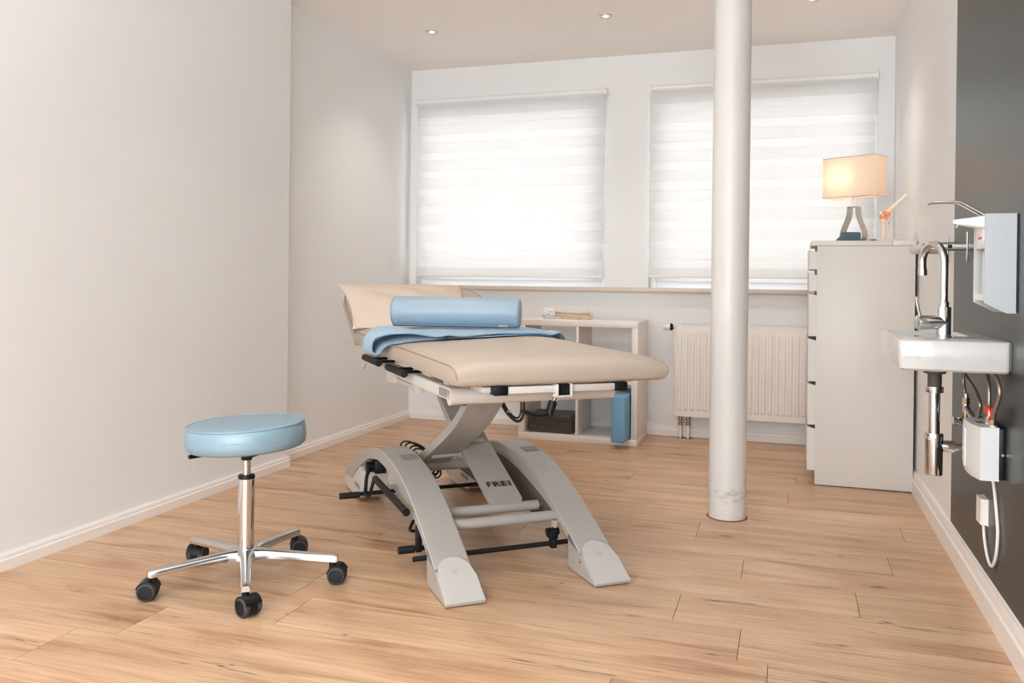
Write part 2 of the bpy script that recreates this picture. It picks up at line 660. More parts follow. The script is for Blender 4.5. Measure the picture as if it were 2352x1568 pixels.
# ------------------------------------------------------------------ room shell
XL, XR, YB, H = -2.634, 0.601, 5.652, 2.534
XN, YC = -2.551, 3.941
YF = -4.0
WIN = [(-2.585, -1.19, 0.972, 2.262), (-0.89, 0.51, 0.972, 2.262)]

fl = obj('floor', box(nb(), XL - 0.1, XR + 0.05, YF, YB + 0.05, -0.06, -0.012), under_m)
tag(fl, kind='structure')
PW = 0.2165
ends = {}
for row in range(-31, 15):
    y0 = 2.569 + PW * row
    ends[row] = -1.2 + 0.42 * ((row * 7) % 5) + random.uniform(-0.1, 0.1)
ends.update({0: -0.319, 2: -0.143, 4: -0.340, 7: 0.010, -3: -1.797, -2: -1.42, -1: -1.50, -4: -0.55, 1: -1.16, 3: -1.02, 5: -0.93, 6: -1.66})
PL = 1.38


def plank_mesh(L, Wd):
    bm = nb()
    box(bm, 0, L, 0, Wd, -0.012, 0.0)
    bmesh.ops.recalc_face_normals(bm, faces=bm.faces[:])
    me = bpy.data.meshes.new('plank')
    bm.to_mesh(me)
    bm.free()
    me.materials.append(wood_m)
    return me


cache = {}
for row, e in ends.items():
    y0 = 2.569 + PW * row
    y1 = min(y0 + PW, YB + 0.02)
    if y0 > YB or y1 < YF:
        continue
    x = e
    while x > XL - 0.05:
        x -= PL
    while x < XR:
        a, b = max(x, XL - 0.06), min(x + PL, XR + 0.02)
        if b - a > 0.02:
            key = (round(b - a, 3), round(y1 - y0, 3))
            if key not in cache:
                cache[key] = plank_mesh(b - a - 0.0017, y1 - y0 - 0.0012)
            o = bpy.data.objects.new('plank', cache[key])
            COL.objects.link(o)
            o.location = (a, y0, 0)
            o.parent = fl
        x += PL

T = 0.3
tag(obj('ceiling', box(nb(), XL - 0.2, XR + 0.2, YF - 0.2, YB + T, H, H + 0.15), ceil_m), kind='structure')


def wall_with_holes(x0, x1, z0, z1, y0, y1, holes):
    bm = nb()
    xs = x0
    for (a, b, c, d) in holes:
        box(bm, xs, a, y0, y1, z0, z1)
        box(bm, a, b, y0, y1, z0, c)
        box(bm, a, b, y0, y1, d, z1)
        xs = b
    box(bm, xs, x1, y0, y1, z0, z1)
    return bm


tag(obj('wall_back', wall_with_holes(XL - 0.2, XR + 0.2, 0, H, YB, YB + T, WIN), wall_m), kind='structure')
wl = nb()
box(wl, XL - 0.2, XL, YC, YB, 0, H)
box(wl, XL - 0.2, XN, YF, YC, 0, H)
tag(obj('wall_left', wl, wall_m), kind='structure')
wrb = nb()
box(wrb, XR, XR + 0.2, YF, -2.2, 0, H)
box(wrb, XR, XR + 0.2, -0.4, YB, 0, H)
box(wrb, XR, XR + 0.2, -2.2, -0.4, 0, 0.6)  # opening invented here for the added side light
box(wrb, XR, XR + 0.2, -2.2, -0.4, 2.2, H)
wr = tag(obj('wall_right', wrb, wall_m), kind='structure')
PRE[wr] = Matrix.Identity(4)
gp = obj('grey_painted_area', box(nb(), XR - 0.002, XR, -0.35, 3.606, 0.112, H), grey_m, wr)
tag(gp, 'dark slate grey painted part of the right wall')
tag(obj('wall_front', wall_with_holes(XL - 0.2, XR + 0.2, 0, H, YF - 0.2, YF, [(-2.42, 0.50, 0.5, 2.46)]), wall_m), kind='structure')  # opening assumed for the added rear fill


def baseboard(name, p0, p1, nrm, h=0.058, t=0.016, foot=0.0):
    """p0->p1 along the wall at floor, nrm points into the room"""
    p0, p1, n = Vector(p0), Vector(p1), Vector(nrm)
    prof = [(0, 0), (t, 0), (t, h * 0.62), (t * 0.75, h * 0.70), (t * 0.7, h * 0.86), (t * 0.45, h), (0, h)]
    bm = nb()
    rings = []
    for p in (p0, p1):
        rings.append([p + n * a + Vector((0, 0, b)) for a, b in prof])
    loft(bm, rings)
    return tag(obj(name, bm, base_m, smooth=20), kind='structure')


baseboard('baseboard_left', (XN, YF, 0), (XN, YC + 0.012, 0), (1, 0, 0))
baseboard('baseboard_left', (XL, YC, 0), (XL, YB, 0), (1, 0, 0))
bb = baseboard('baseboard_back', (XL, YB, 0), (XR, YB, 0), (0, -1, 0))
PRE[bb] = Matrix.Identity(4)
for x in (-0.80, -0.47, -0.05, 0.06, -2.2):
    obj('screw_head', cyl(nb(), (x, YB - 0.016, 0.026), (x, YB - 0.0185, 0.026), 0.005, n=10), steel_m, bb)
baseboard('baseboard_right', (XR, YF, 0), (XR, YB, 0), (-1, 0, 0), h=0.105, t=0.02)
tag(obj('trim_1', box(nb(), -2.645, XR, YB - 0.055, YB + 0.08, 0.945, 0.974, 0.004), sill_m), kind='structure')

for i, (a, b, c, d) in enumerate(WIN):
    w = obj('window_%d' % (i + 1), nb(), winframe_m)
    bm = nb()
    y0, y1 = YB + 0.09, YB + 0.16
    for (x0, x1, z0, z1) in ((a, a + 0.045, c, d), (b - 0.045, b, c, d), (a + 0.045, b - 0.045, c, c + 0.05), (a + 0.045, b - 0.045, d - 0.04, d)):
        box(bm, x0, x1, y0, y1, z0, z1, 0.003)
    bm.to_mesh(w.data)
    bm.free()
    tag(w, 'white plastic window %s, behind the %s blind' % (('nearest the left corner', 'left') if i == 0 else ('behind the white column', 'right')), kind='structure')
    PRE[w] = Matrix.Identity(4)
    bm = nb()
    y0, y1 = YB + 0.075, YB + 0.15
    a2, b2, c2, d2 = a + 0.036, b - 0.036, c + 0.042, d - 0.034
    for (x0, x1, z0, z1) in ((a2, a2 + 0.035, c2, d2), (b2 - 0.035, b2, c2, d2), (a2 + 0.035, b2 - 0.035, c2, c2 + 0.05), (a2 + 0.035, b2 - 0.035, d2 - 0.04, d2)):
        box(bm, x0, x1, y0, y1, z0, z1, 0.004)
    obj('sash', bm, winframe_m, w)
    obj('pane', box(nb(), a2 + 0.03, b2 - 0.03, YB + 0.11, YB + 0.116, c2 + 0.045, d2 - 0.035), glass_m, w)
    bm = nb()
    for z in (c2 + 0.03, c2 + 0.62):
        cyl(bm, (a2 - 0.004, YB + 0.07, z - 0.03), (a2 - 0.004, YB + 0.07, z + 0.03), 0.007, n=12)
    for z in (c2 + 0.45, d2 - 0.10):
        cyl(bm, (b2 + 0.004, YB + 0.07, z - 0.03), (b2 + 0.004, YB + 0.07, z + 0.03), 0.006, n=12)
    obj('hinge', bm, plwhite_m, w)


# ------------------------------------------------------------------ zebra roller blinds
def blind(label, x0, x1, zt, zb, chain_side, rx0, rx1):
    yf, yk = 5.598, 5.624
    t = thing('roller_blind', label, 'blind', ((x0 + x1) / 2, yf, zb), group='zebra roller blinds')
    c = obj('cassette', tube(nb(), [(rx0, 5.604, zt), (rx1, 5.604, zt)], 0.019, n=24, ry=0.019), plwhite_m, t)
    obj('cassette_rail', box(nb(), rx0, rx1, 5.618, YB, zt + 0.004, zt + 0.020, 0.002), plwhite_m, c)
    for x in (rx0, rx1):
        s = -1 if x == rx0 else 1
        obj('end_cap', box(nb(), min(x, x + s * 0.012), max(x, x + s * 0.012), 5.58, YB, zt - 0.024, zt + 0.026, 0.004), plwhite_m, t)
    op, sh = 0.0780, 0.0505
    per = op + sh
    tk = 0.0007
    # front layer: dense / sheer bands from the bottom bar upward
    z = zb + 0.012
    top = zt - 0.012
    seq = [('d', 0.050)]
    while sum(s[1] for s in seq) < top - z:
        seq.append(('s', sh) if seq[-1][0] == 'd' else ('d', op))
    for k, hh in seq:
        z1 = min(z + hh, top)
        if z1 > z:
            o = obj('dense_band' if k == 'd' else 'sheer_band', box(nb(), x0, x1, yf - tk, yf, z, z1 - 0.0002), opaque_m if k == 'd' else sheer_m, t)
        z = z1
    # rear layer, shifted so that dense covers sheer
    z = zb + 0.012
    seq = [('s', 0.036)]
    while sum(s[1] for s in seq) < top - z:
        seq.append(('s', sh) if seq[-1][0] == 'd' else ('d', op))
    for k, hh in seq:
        z1 = min(z + hh, top)
        if z1 > z:
            o = obj('dense_band' if k == 'd' else 'sheer_band', box(nb(), x0, x1, yk, yk + tk, z, z1 - 0.0002), opaque_m if k == 'd' else sheer_m, t)
        z = z1
    obj('bottom_bar', box(nb(), x0, x1, yf - 0.006, yk + 0.004, zb, zb + 0.014, 0.004), plwhite_m, t)
    # bead chain loop
    bm = nb()
    cx = x1 + 0.007
    zc0 = zb + (0.26 if chain_side == 1 else 0.24)
    for y in (5.588, 5.602):
        z = zc0
        while z < zt - 0.01:
            bmesh.ops.create_icosphere(bm, subdivisions=1, radius=0.0026, matrix=Matrix.Translation((cx, y, z)))
            z += 0.0075
    tag(obj('bead_chain', bm, plwhite_m, t), kind='stuff')
    obj('chain_weight', lathe(nb(), [(0, -0.028), (0.004, -0.026), (0.005, -0.012), (0.003, 0), (0, 0.001)], 10, Matrix.Translation((cx, 5.595, zc0))), plwhite_m, t)


blind('white zebra roller blind on the window nearest the left corner', -2.552, -1.192, 2.290, 1.036, 1, -2.560, -1.186)
blind('white zebra roller blind on the window behind the column', -0.878, 0.490, 2.290, 1.043, 2, -0.872, 0.492)


# ------------------------------------------------------------------ ceiling spots
def spot(x, y, label, visible=True):
    t = thing('ceiling_spotlight', label, 'ceiling light', (x, y, H), group='recessed ceiling spotlights', pre=Matrix.Identity(4))
    obj('trim_ring', lathe(nb(), [(0.027, 0.0), (0.026, -0.004), (0.034, -0.006), (0.040, -0.003), (0.041, 0.0)], 32), steel_m, t)
    obj('reflector', lathe(nb(), [(0.027, -0.003), (0.020, -0.0015), (0.012, -0.0008)], 24), gold_m, t)
    obj('bulb', lathe(nb(), [(0.0, -0.0030), (0.010, -0.0026), (0.020, -0.0012)], 24), bulb_m, t)
    l = bpy.data.lights.new('spot_beam', 'SPOT')
    l.energy = 23
    l.color = (1.0, 0.92, 0.84)
    l.spot_size = math.radians(112)
    l.spot_blend = 1.0
    l.shadow_soft_size = 0.05
    o = bpy.data.objects.new('spot_beam', l)
    COL.objects.link(o)
    o.parent = t
    o.location = (0, 0, -0.02)


spot(-2.10, 4.79, 'recessed ceiling spotlight nearest the left wall, steel ring, glowing warm')
spot(-1.015, 4.78, 'recessed ceiling spotlight halfway between left wall and white column, glowing warm')
spot(0.104, 4.80, 'recessed ceiling spotlight right of the column, cut by the top picture edge')


def added_spot(x, y):  # unseen spots added above the frame to even out the room light
    l = bpy.data.lights.new('added_spot_beam', 'SPOT')
    l.energy = 23
    l.color = (1.0, 0.92, 0.84)
    l.spot_size = math.radians(112)
    l.spot_blend = 1.0
    l.shadow_soft_size = 0.05
    o = bpy.data.objects.new('added_spot_beam', l)
    COL.objects.link(o)
    o.location = (x, y, H - 0.02)


for x in (-1.55, -0.45):
    for y in (2.9, 1.0, -1.0, -2.8):
        added_spot(x, y)

# ------------------------------------------------------------------ column
t = thing('column', 'round white painted column standing free on the wooden floor', 'column', (-0.243, 3.785, 0), pre=Matrix.Identity(4))
prof = [(0.079, 0.002), (0.0795, 0.05), (0.079, 0.10), (0.0785, 0.6), (0.079, 1.3), (0.0785, 2.0), (0.0785, H)]
obj('shaft', lathe(nb(), prof, 48), pillar_m, t)
obj('floor_gap', lathe(nb(), [(0.074, 0.0), (0.074, 0.0012), (0.0865, 0.0012), (0.0868, 0.0)], 40), stain_m, t)

# ------------------------------------------------------------------ treatment table (coordinates: a across, l along, z up)
U = Vector((math.cos(math.radians(40)), math.sin(math.radians(40)), 0))
V = Vector((-U.y, U.x, 0))
L0 = 3.35
org = U * 1.114 + V * L0
tbl = thing('treatment_table', 'height adjustable treatment table with beige padding and grey arched base', 'treatment table',
            (org.x, org.y, 0), math.radians(40), pre=Matrix.Translation((0, -L0, 0)))
TW = Matrix.Translation((org.x, org.y, 0)) @ Matrix.Rotation(math.radians(40), 4, 'Z') @ Matrix.Translation((0, -L0, 0))   # (a,l,z) -> world

PC, PWD = 0.025, 0.362


def padz(l):
    return 0.695 + 0.012 * (l - 2.4)


def padtop(a, l):
    x = min(1, abs((a - PC) / PWD))
    return padz(l) + 0.060 + 0.030 * (1 - x ** 5)


def lerp_tab(tab, x):
    if x <= tab[0][0]: return tab[0][1]
    for (a, b), (c, d) in zip(tab, tab[1:]):
        if x <= c:
            return b + (d - b) * (x - a) / (c - a)
    return tab[-1][1]


def pad_ring(l, zb, sh, dome, w, xf):
    """closed section of an upholstered pad"""
    ring = []
    n = 22
    ring.append((-w + 0.02, 0))
    ring.append((-w + 0.004, sh * 0.08))
    ring.append((-w - 0.004, sh * 0.45))
    ring.append((-w, sh))
    for i in range(1, n):
        x = -1 + 2 * i / n
        x = math.copysign(abs(x) ** 0.6, x)
        ring.append((x * w, sh + dome * (1 - abs(x) ** 5)))
    ring.append((w, sh))
    ring.append((w + 0.004, sh * 0.45))
    ring.append((w - 0.004, sh * 0.08))
    ring.append((w - 0.02, 0))
    return [xf(PC + a, l, zb + z) for a, z in ring]


def make_pad(name, st, xf, both=True):
    rings = [pad_ring(*s, xf) for s in st]
    o = obj(name, loft(nb(), rings), leather_m, tbl, smooth=50)
    for s in (-1, 1):
        pts = [xf(PC + s * (st[0][4] - 0.006), st[0][0] + 0.002, st[0][1] + 0.001)] + [xf(PC + s * q[4], q[0], q[1] + q[2] + 0.0005) for q in st]
        obj('piping', tube(nb(), pts, 0.0024, n=8), seam_m, o)
    return o


ident = lambda a, l, z: Vector((a, l, z))
st = []
for l, db, sh, dm in [(2.364, 0.020, 0.018, 0.006), (2.366, 0.010, 0.032, 0.012), (2.373, 0.003, 0.045, 0.018), (2.388, 0.0, 0.053, 0.022), (2.41, 0, 0.057, 0.024), (2.45, 0, 0.060, 0.028), (2.5, 0, 0.060, 0.030)]:
    st.append((l, padz(l) + db, sh - db * 0.3, dm, PWD))
for l in (2.7, 2.9, 3.05, 3.17):
    st.append((l, padz(l), 0.060, 0.030, PWD))
for l, db, sh, dm in [(3.192, 0.002, 0.056, 0.027), (3.199, 0.008, 0.046, 0.022)]:
    st.append((l, padz(l) + db, sh, dm, PWD - db * 0.4))
pad1 = make_pad('leg_pad', st, ident)
tag(pad1, 'beige vinyl padding with piped edges and rolled front')
# stitching along the front seam
bm = nb()
for i in range(60):
    a = PC - PWD + 0.03 + i * (2 * PWD - 0.06) / 60
    box(bm, a, a + 0.006, 2.3715, 2.3735, padz(2.36) + 0.0022, padz(2.36) + 0.0030)
tag(obj('stitching', bm, seam_m, pad1), kind='stuff')
st = []
for l, db in [(3.206, 0.008), (3.213, 0.002), (3.24, 0)]:
    st.append((l, padz(l) + db, 0.060 - db, 0.030 - db * 0.5, PWD - db * 0.4))
for l in (3.4, 3.6, 3.80):
    st.append((l, padz(l), 0.060, 0.030, PWD))
st += [(3.838, padz(3.8) + 0.003, 0.055, 0.026, PWD), (3.846, padz(3.8) + 0.010, 0.045, 0.02, PWD - 0.003)]
make_pad('seat_pad', st, ident)
# raised head section
HA = math.radians(29.5)
HO = Vector((0, 3.856, 0.700))


def headxf(a, l, z):
    s, n_ = l, z
    return Vector((a, HO.y + s * math.cos(HA) - n_ * math.sin(HA), HO.z + s * math.sin(HA) + n_ * math.cos(HA)))


st = [(0.0, 0.010, 0.045, 0.02, PWD - 0.003), (0.008, 0.003, 0.055, 0.026, PWD), (0.03, 0, 0.056, 0.022, PWD), (0.2, 0, 0.056, 0.022, PWD), (0.33, 0, 0.056, 0.022, PWD - 0.002),
      (0.370, 0, 0.056, 0.022, PWD - 0.012), (0.405, 0.001, 0.054, 0.021, PWD - 0.035), (0.425, 0.004, 0.048, 0.018, PWD - 0.062), (0.438, 0.010, 0.038, 0.014, PWD - 0.09), (0.444, 0.020, 0.020, 0.008, PWD - 0.12)]
make_pad('head_pad', st, headxf)
bm = nb()
for a in (-0.2, 0.24):
    c = [headxf(a, s, -0.016) for s in (0.0, 0.34)]
    tube(bm, c, 0.014, n=10)
c = [headxf(a, 0.25, -0.016) for a in (-0.2, 0.24)]
tube(bm, c, 0.012, n=10)
obj('head_frame', bm, coatd_m, tbl)

# upper frame
rails = nb()
for a in (-0.285, 0.262):
    box(rails, a - 0.018, a + 0.018, 2.52, 3.87, 0.632, 0.672, 0.006, 3)
    obj('side_rail', rails, coatd_m, tbl)
    rails = nb()
rails.free()
obj('crossbar', tube(nb(), [(-0.292, 2.535, 0.647), (-0.27, 2.535, 0.647), (0.252, 2.535, 0.647), (0.262, 2.535, 0.647)], 0.027, n=28, ry=0.027), coatd_m, tbl)
obj('crossbar_cap', cyl(nb(), (-0.303, 2.535, 0.647), (-0.292, 2.535, 0.647), 0.028, n=28), coatd_m, tbl)
obj('crossbar_cap', cyl(nb(), (0.262, 2.535, 0.647), (0.272, 2.535, 0.647), 0.0275, n=28), coatd_m, tbl)
obj('rear_crossbar', box(nb(), -0.28, 0.26, 3.83, 3.87, 0.634, 0.670, 0.006), coatd_m, tbl)
bm = nb()
for l in (2.62, 3.0, 3.4, 3.8):
    box(bm, -0.28, 0.26, l, l + 0.05, 0.668, 0.694)
obj('pad_bearer', bm, coatd_m, tbl)
obj('rating_label', box(nb(), -0.3045, -0.3030, 2.56, 2.64, 0.640, 0.667), label_m, tbl)
# front bar with black end caps and clamp lever
obj('front_bar', box(nb(), -0.175, 0.205, 2.372, 2.402, 0.670, 0.692, 0.003), coatd_m, tbl)
for a0, a1 in ((-0.215, -0.170), (0.196, 0.240)):
    obj('end_cap', box(nb(), a0, a1, 2.366, 2.408, 0.667, 0.695, 0.003), dark_m, tbl)
bm = nb()
box(bm, -0.010, 0.044, 2.362, 2.41, 0.655, 0.6605, 0.002)
box(bm, -0.010, -0.004, 2.362, 2.41, 0.655, 0.696, 0.002)
box(bm, 0.038, 0.044, 2.362, 2.41, 0.655, 0.696, 0.002)
obj('socket', bm, coatd_m, tbl)
obj('socket_mouth', box(nb(), -0.004, 0.038, 2.372, 2.40, 0.6605, 0.694), dark_m, tbl)
obj('front_bar_bracket', box(nb(), -0.24, -0.16, 2.40, 2.52, 0.672, 0.690, 0.003), coatd_m, tbl)
obj('front_bar_bracket', box(nb(), 0.15, 0.23, 2.40, 2.52, 0.672, 0.690, 0.003), coatd_m, tbl)
lev = obj('clamp_lever', tube(nb(), [(-0.018, 2.375, 0.640), (-0.032, 2.365, 0.612), (-0.036, 2.36, 0.598)], 0.0135, n=16), dark_m, tbl)
obj('lever_arm', tube(nb(), [(-0.034, 2.362, 0.606), (-0.08, 2.352, 0.604), (-0.125, 2.345, 0.618), (-0.130, 2.344, 0.624)], 0.010, n=12, smooth_k=6, ry=0.007), dark_m, lev)
obj('threaded_stud', cyl(nb(), (0.002, 2.388, 0.668), (-0.022, 2.372, 0.630), 0.006, n=12), chrome_m, lev)
obj('stud_collar', cyl(nb(), (0.004, 2.388, 0.672), (-0.008, 2.381, 0.652), 0.010, n=14), coatd_m, lev)
# black grip bars on the left side
for l0, l1 in ((3.347, 3.617), (2.946, 3.193)):
    g = obj('grip_bar', tube(nb(), [(-0.340, l0, 0.675), (-0.340, l0 + 0.006, 0.675), (-0.340, l1, 0.675)], 0.0135, n=18), rubber_m, tbl)
    for l in (l0 + 0.05, l1 - 0.09):
        obj('grip_bracket', box(nb(), -0.342, -0.262, l, l + 0.016, 0.671, 0.681, 0.002), dark_m, g)
# gas spring under the left rail
gs = obj('gas_spring', cyl(nb(), (-0.255, 3.38, 0.602), (-0.255, 3.10, 0.606), 0.010, n=16), coatd_m, tbl)
obj('spring_lug', prism(nb(), [(3.36, 0.632), (3.47, 0.632), (3.50, 0.60), (3.46, 0.585), (3.37, 0.59)], lambda u, v, d: Vector((d, u, v)), -0.275, -0.262, 0.002), coatd_m, gs)
obj('spring_mount', box(nb(), -0.272, -0.240, 3.02, 3.11, 0.594, 0.634, 0.003), coatd_m, gs)
obj('rail_stop', prism(nb(), [(3.80, 0.634), (3.86, 0.634), (3.84, 0.60), (3.82, 0.612)], lambda u, v, d: Vector((d, u, v)), -0.30, -0.29), coatd_m, tbl)

# scissor lift arms
tl = lambda u, v, d: Vector((d, u, v))


def arm_poly(top, th):
    P = catmull([(u, v, 0) for u, v in top], 8)
    low = []
    for i, p in enumerate(P):
        q = P[min(i + 1, len(P) - 1)] - P[max(i - 1, 0)]
        n_ = Vector((q.y, -q.x, 0)).normalized()
        if n_.y > 0:
            n_ = -n_
        low.append(p + n_ * th)
    return [(p.x, p.y) for p in P] + [(p.x, p.y) for p in low[::-1]]


up = arm_poly([(2.755, 0.655), (2.85, 0.580), (2.965, 0.500), (3.10, 0.430), (3.30, 0.335), (3.44, 0.275), (3.50, 0.255)], 0.034)
a1 = obj('upper_arm', prism(nb(), up, tl, -0.15, -0.018, 0.003), coat_m, tbl)
lo = arm_poly([(2.905, 0.205), (3.06, 0.268), (3.25, 0.345), (3.43, 0.425), (3.59, 0.520), (3.72, 0.625), (3.74, 0.65)], 0.036)
a2 = obj('lower_arm', prism(nb(), lo, tl, -0.014, 0.105, 0.003), coat_m, tbl)
tag(a2, 'lower lifting arm printed FREI')
obj('upper_arm_head', box(nb(), -0.16, 0.0, 2.70, 2.80, 0.622, 0.668, 0.006), coat_m, tbl)
obj('lower_arm_head', box(nb(), -0.03, 0.12, 3.69, 3.78, 0.622, 0.668, 0.006), coat_m, tbl)
# lettering FREI on the upper face of the lower arm
ang = math.atan2(0.345 - 0.268, 3.25 - 3.06)
m = axes(Vector((0.0485, 2.992, 0.2400)), (1, 0, 0), (0, math.cos(ang), math.sin(ang)))
x = -0.0535
for ch, w_ in (('F', 0.0285), ('R', 0.0318), ('E', 0.0292), ('I', 0.012)):
    bmt = text_bm(ch, 0.040, 0.0005, m @ Matrix.Translation((x, 0, 0.001)), 0.0, 'LEFT', 1.05)
    obj('lettering', bmt, ink_m, a2)
    if ch != 'I':
        obj('lettering_rule', box(nb(), x + w_ - 0.0030, x + w_ - 0.0022, -0.013, 0.024, 0.0005, 0.0015, mat=m), ink_m, a2)
        obj('lettering_rule', box(nb(), x + w_ - 0.0016, x + w_ - 0.0008, -0.013, 0.016, 0.0005, 0.0015, mat=m), ink_m, a2)
    x += w_
obj('arm_cover', prism(nb(), [(3.255, 0.352), (3.34, 0.390), (3.34, 0.402), (3.262, 0.366)], tl, -0.010, 0.080, 0.004), coat_m, a2)
obj('pivot_shaft', cyl(nb(), (-0.13, 3.30, 0.296), (0.0, 3.30, 0.300), 0.011, n=18), coat_m, tbl)
obj('pivot_boss', cyl(nb(), (-0.020, 3.30, 0.300), (-0.008, 3.30, 0.300), 0.020, n=20), coat_m, tbl)
obj('rear_axle', cyl(nb(), (-0.196, 3.47, 0.222), (0.196, 3.47, 0.222), 0.024, n=24), coat_m, tbl)
obj('arm_knuckle', cyl(nb(), (-0.175, 3.46, 0.262), (-0.148, 3.46, 0.262), 0.026, n=20), coat_m, tbl)

# arched legs
OUT = [(2.484, 0.003), (2.586, 0.068), (2.694, 0.127), (2.811, 0.188), (2.937, 0.243), (3.096, 0.292), (3.244, 0.312), (3.36, 0.318), (3.462, 0.311), (3.642, 0.273), (3.873, 0.200), (4.00, 0.145), (4.092, 0.098), (4.135, 0.060)]
IN = [(2.69, 0.095), (2.77, 0.140), (2.85, 0.172), (3.001, 0.214), (3.166, 0.250), (3.294, 0.265), (3.40, 0.269), (3.46, 0.265), (3.609, 0.237), (3.801, 0.165), (3.90, 0.115), (3.976, 0.077)]
oc = [(p.x, p.y) for p in catmull([(u, v, 0) for u, v in OUT], 5)]
ic = [(p.x, p.y) for p in catmull([(u, v, 0) for u, v in IN], 5)]
for a0, a1_, inner in ((-0.322, -0.196, -0.196), (0.196, 0.322, 0.196)):
    side = 'left' if a0 < 0 else 'right'
    # band as loft of closed strips: outer, inner curves matched in count
    n = min(len(oc), len(ic))
    def samp(c, k):
        s = [0]
        for p, q in zip(c, c[1:]):
            s.append(s[-1] + math.hypot(q[0] - p[0], q[1] - p[1]))
        res = []
        for i in range(k):
            d = s[-1] * i / (k - 1)
            for j in range(len(c) - 1):
                if d <= s[j + 1] + 1e-9:
                    f = (d - s[j]) / max(1e-9, s[j + 1] - s[j])
                    res.append((c[j][0] + (c[j + 1][0] - c[j][0]) * f, c[j][1] + (c[j + 1][1] - c[j][1]) * f))
                    break
        return res
    oo = samp([p for p in oc if p[0] >= 2.60], 48)
    ii = samp(ic, 48)
    rings = []
    for (u0, v0), (u1, v1) in zip(oo, ii):
        e = 0.0035
        rings.append([Vector((a0, u0, v0 - e)), Vector((a0 + e, u0, v0)), Vector((a1_ - e, u0, v0)), Vector((a1_, u0, v0 - e)), Vector((a1_, u1, v1)), Vector((a0, u1, v1))])
    arch = obj('arch_leg', loft(nb(), rings), coat_m, tbl, smooth=30)
    tag(arch, 'grey arched leg on the %s side' % side)
    # inner closing plate under the arch
    pl = [p for p in ic if 2.80 < p[0] < 3.93]
    poly = pl + [(3.93, 0.095), (3.55, 0.085), (3.40, 0.085), (2.95, 0.12)]
    d0, d1 = (-0.199, -0.193) if a0 < 0 else (0.193, 0.199)
    obj('side_plate', prism(nb(), poly, tl, d0, d1), inner_m if a0 > 0 else coat_m, arch)  # plate coloured darker on the right leg than on the left
    # front foot wedge and its rounded cover
    foot = obj('front_foot', prism(nb(), [(2.488, 0.004), (2.695, 0.126), (2.700, 0.110), (2.692, 0.012), (2.660, 0.004)], tl, a0, a1_, 0.003), coat_m, arch)
    s0, s1 = Vector((0, 2.484, 0.004)), Vector((0, 2.694, 0.129))
    dirs = (s1 - s0).normalized()
    nn = Vector((0, -dirs.z, dirs.y))
    w_ = a1_ - a0
    pts = [(0.0, 0.0), (w_ + 0.002, 0.0), (w_ + 0.002, 0.10)]
    for k in range(1, 16):
        an = PI * k / 16
        pts.append((w_ / 2 + math.cos(an) * (w_ / 2 - 0.006) , 0.125 + math.sin(an) * (w_ / 2 - 0.006)))
    pts.append((-0.002, 0.10))
    pts[0] = (-0.002, 0.0)
    cov = obj('foot_cover', prism(nb(), pts, lambda u, v, d: Vector((a0 + u, 0, 0)) + s0 + dirs * v + nn * d, 0.0, 0.012, 0.0007, 1), cover_m, foot)
    tr = [Vector((a0 + w_ / 2 + dx, 0, 0)) + s0 + dirs * (0.118 + dy) + nn * 0.0122 for dx, dy in ((-0.008, 0.008), (0.008, 0.008), (0.0, -0.007))]
    obj('arrow_mark', tube(nb(), tr, 0.0005, n=6, closed=True), inner_m, cov)
    bm = nb()
    cyl(bm, (a0 - 0.002, 2.60, 0.050), (a0 + 0.001, 2.60, 0.050), 0.004, n=12)
    obj('screw', bm, steel_m, foot)
    # rear foot housing
    rp = [(4.150, 0.028), (4.140, 0.070), (4.092, 0.104), (4.00, 0.146), (3.90, 0.175), (3.80, 0.172), (3.775, 0.150), (3.765, 0.05), (3.80, 0.020), (3.92, 0.008), (4.06, 0.010)]
    rf = obj('rear_foot', prism(nb(), rp, tl, a0 + 0.004, a1_ - 0.004, 0.010, 3), coatd_m, arch)
    obj('rear_label', box(nb(), a0 + 0.0025, a0 + 0.0045, 3.80, 3.90, 0.060, 0.078), label_m, rf)
    q = 3.20
    zq = lerp_tab(OUT, q)
    q2 = 3.29
    zq2 = lerp_tab(OUT, q2)
    mm = axes(Vector(((a0 + a1_) / 2 + 0.02, (q + q2) / 2, (zq + zq2) / 2 + 0.0035)), (1, 0, 0), (0, q2 - q, zq2 - zq))
    obj('rating_plate', box(nb(), -0.032, 0.032, -0.03, 0.03, -0.0005, 0.0008, mat=mm), label_m, arch)

# tubes between the legs
obj('cross_tube', cyl(nb(), (-0.20, 2.815, 0.155), (0.20, 2.815, 0.155), 0.0185, n=28), coat_m, tbl)
obj('cross_tube', cyl(nb(), (-0.20, 2.925, 0.168), (0.176, 2.925, 0.168), 0.0185, n=28), coat_m, tbl)
obj('tube_end_cap', cyl(nb(), (0.176, 2.925, 0.168), (0.196, 2.925, 0.168), 0.013, n=18), inner_m, tbl)
# black foot operated rods
obj('pedal_rod', cyl(nb(), (-0.355, 2.75, 0.074), (0.235, 2.75, 0.076), 0.0085, n=16), rubber_m, tbl)
pg_ = obj('pedal_grip', cyl(nb(), (-0.372, 2.88, 0.066), (-0.315, 2.88, 0.066), 0.0135, n=18), rubber_m, tbl)
obj('pedal_spindle', cyl(nb(), (-0.33, 2.88, 0.066), (-0.20, 2.88, 0.066), 0.008, n=14), dark_m, pg_)
obj('pedal_hanger', box(nb(), -0.31, -0.29, 2.868, 2.892, 0.055, 0.150, 0.003), dark_m, pg_)
bm = nb()
box(bm, 0.150, 0.172, 2.736, 2.764, 0.060, 0.092, 0.003)
box(bm, 0.155, 0.185, 2.755, 2.80, 0.085, 0.115, 0.004)
cyl(bm, (0.150, 2.78, 0.108), (0.195, 2.78, 0.108), 0.014, n=14)
obj('rod_clamp', bm, dark_m, tbl)
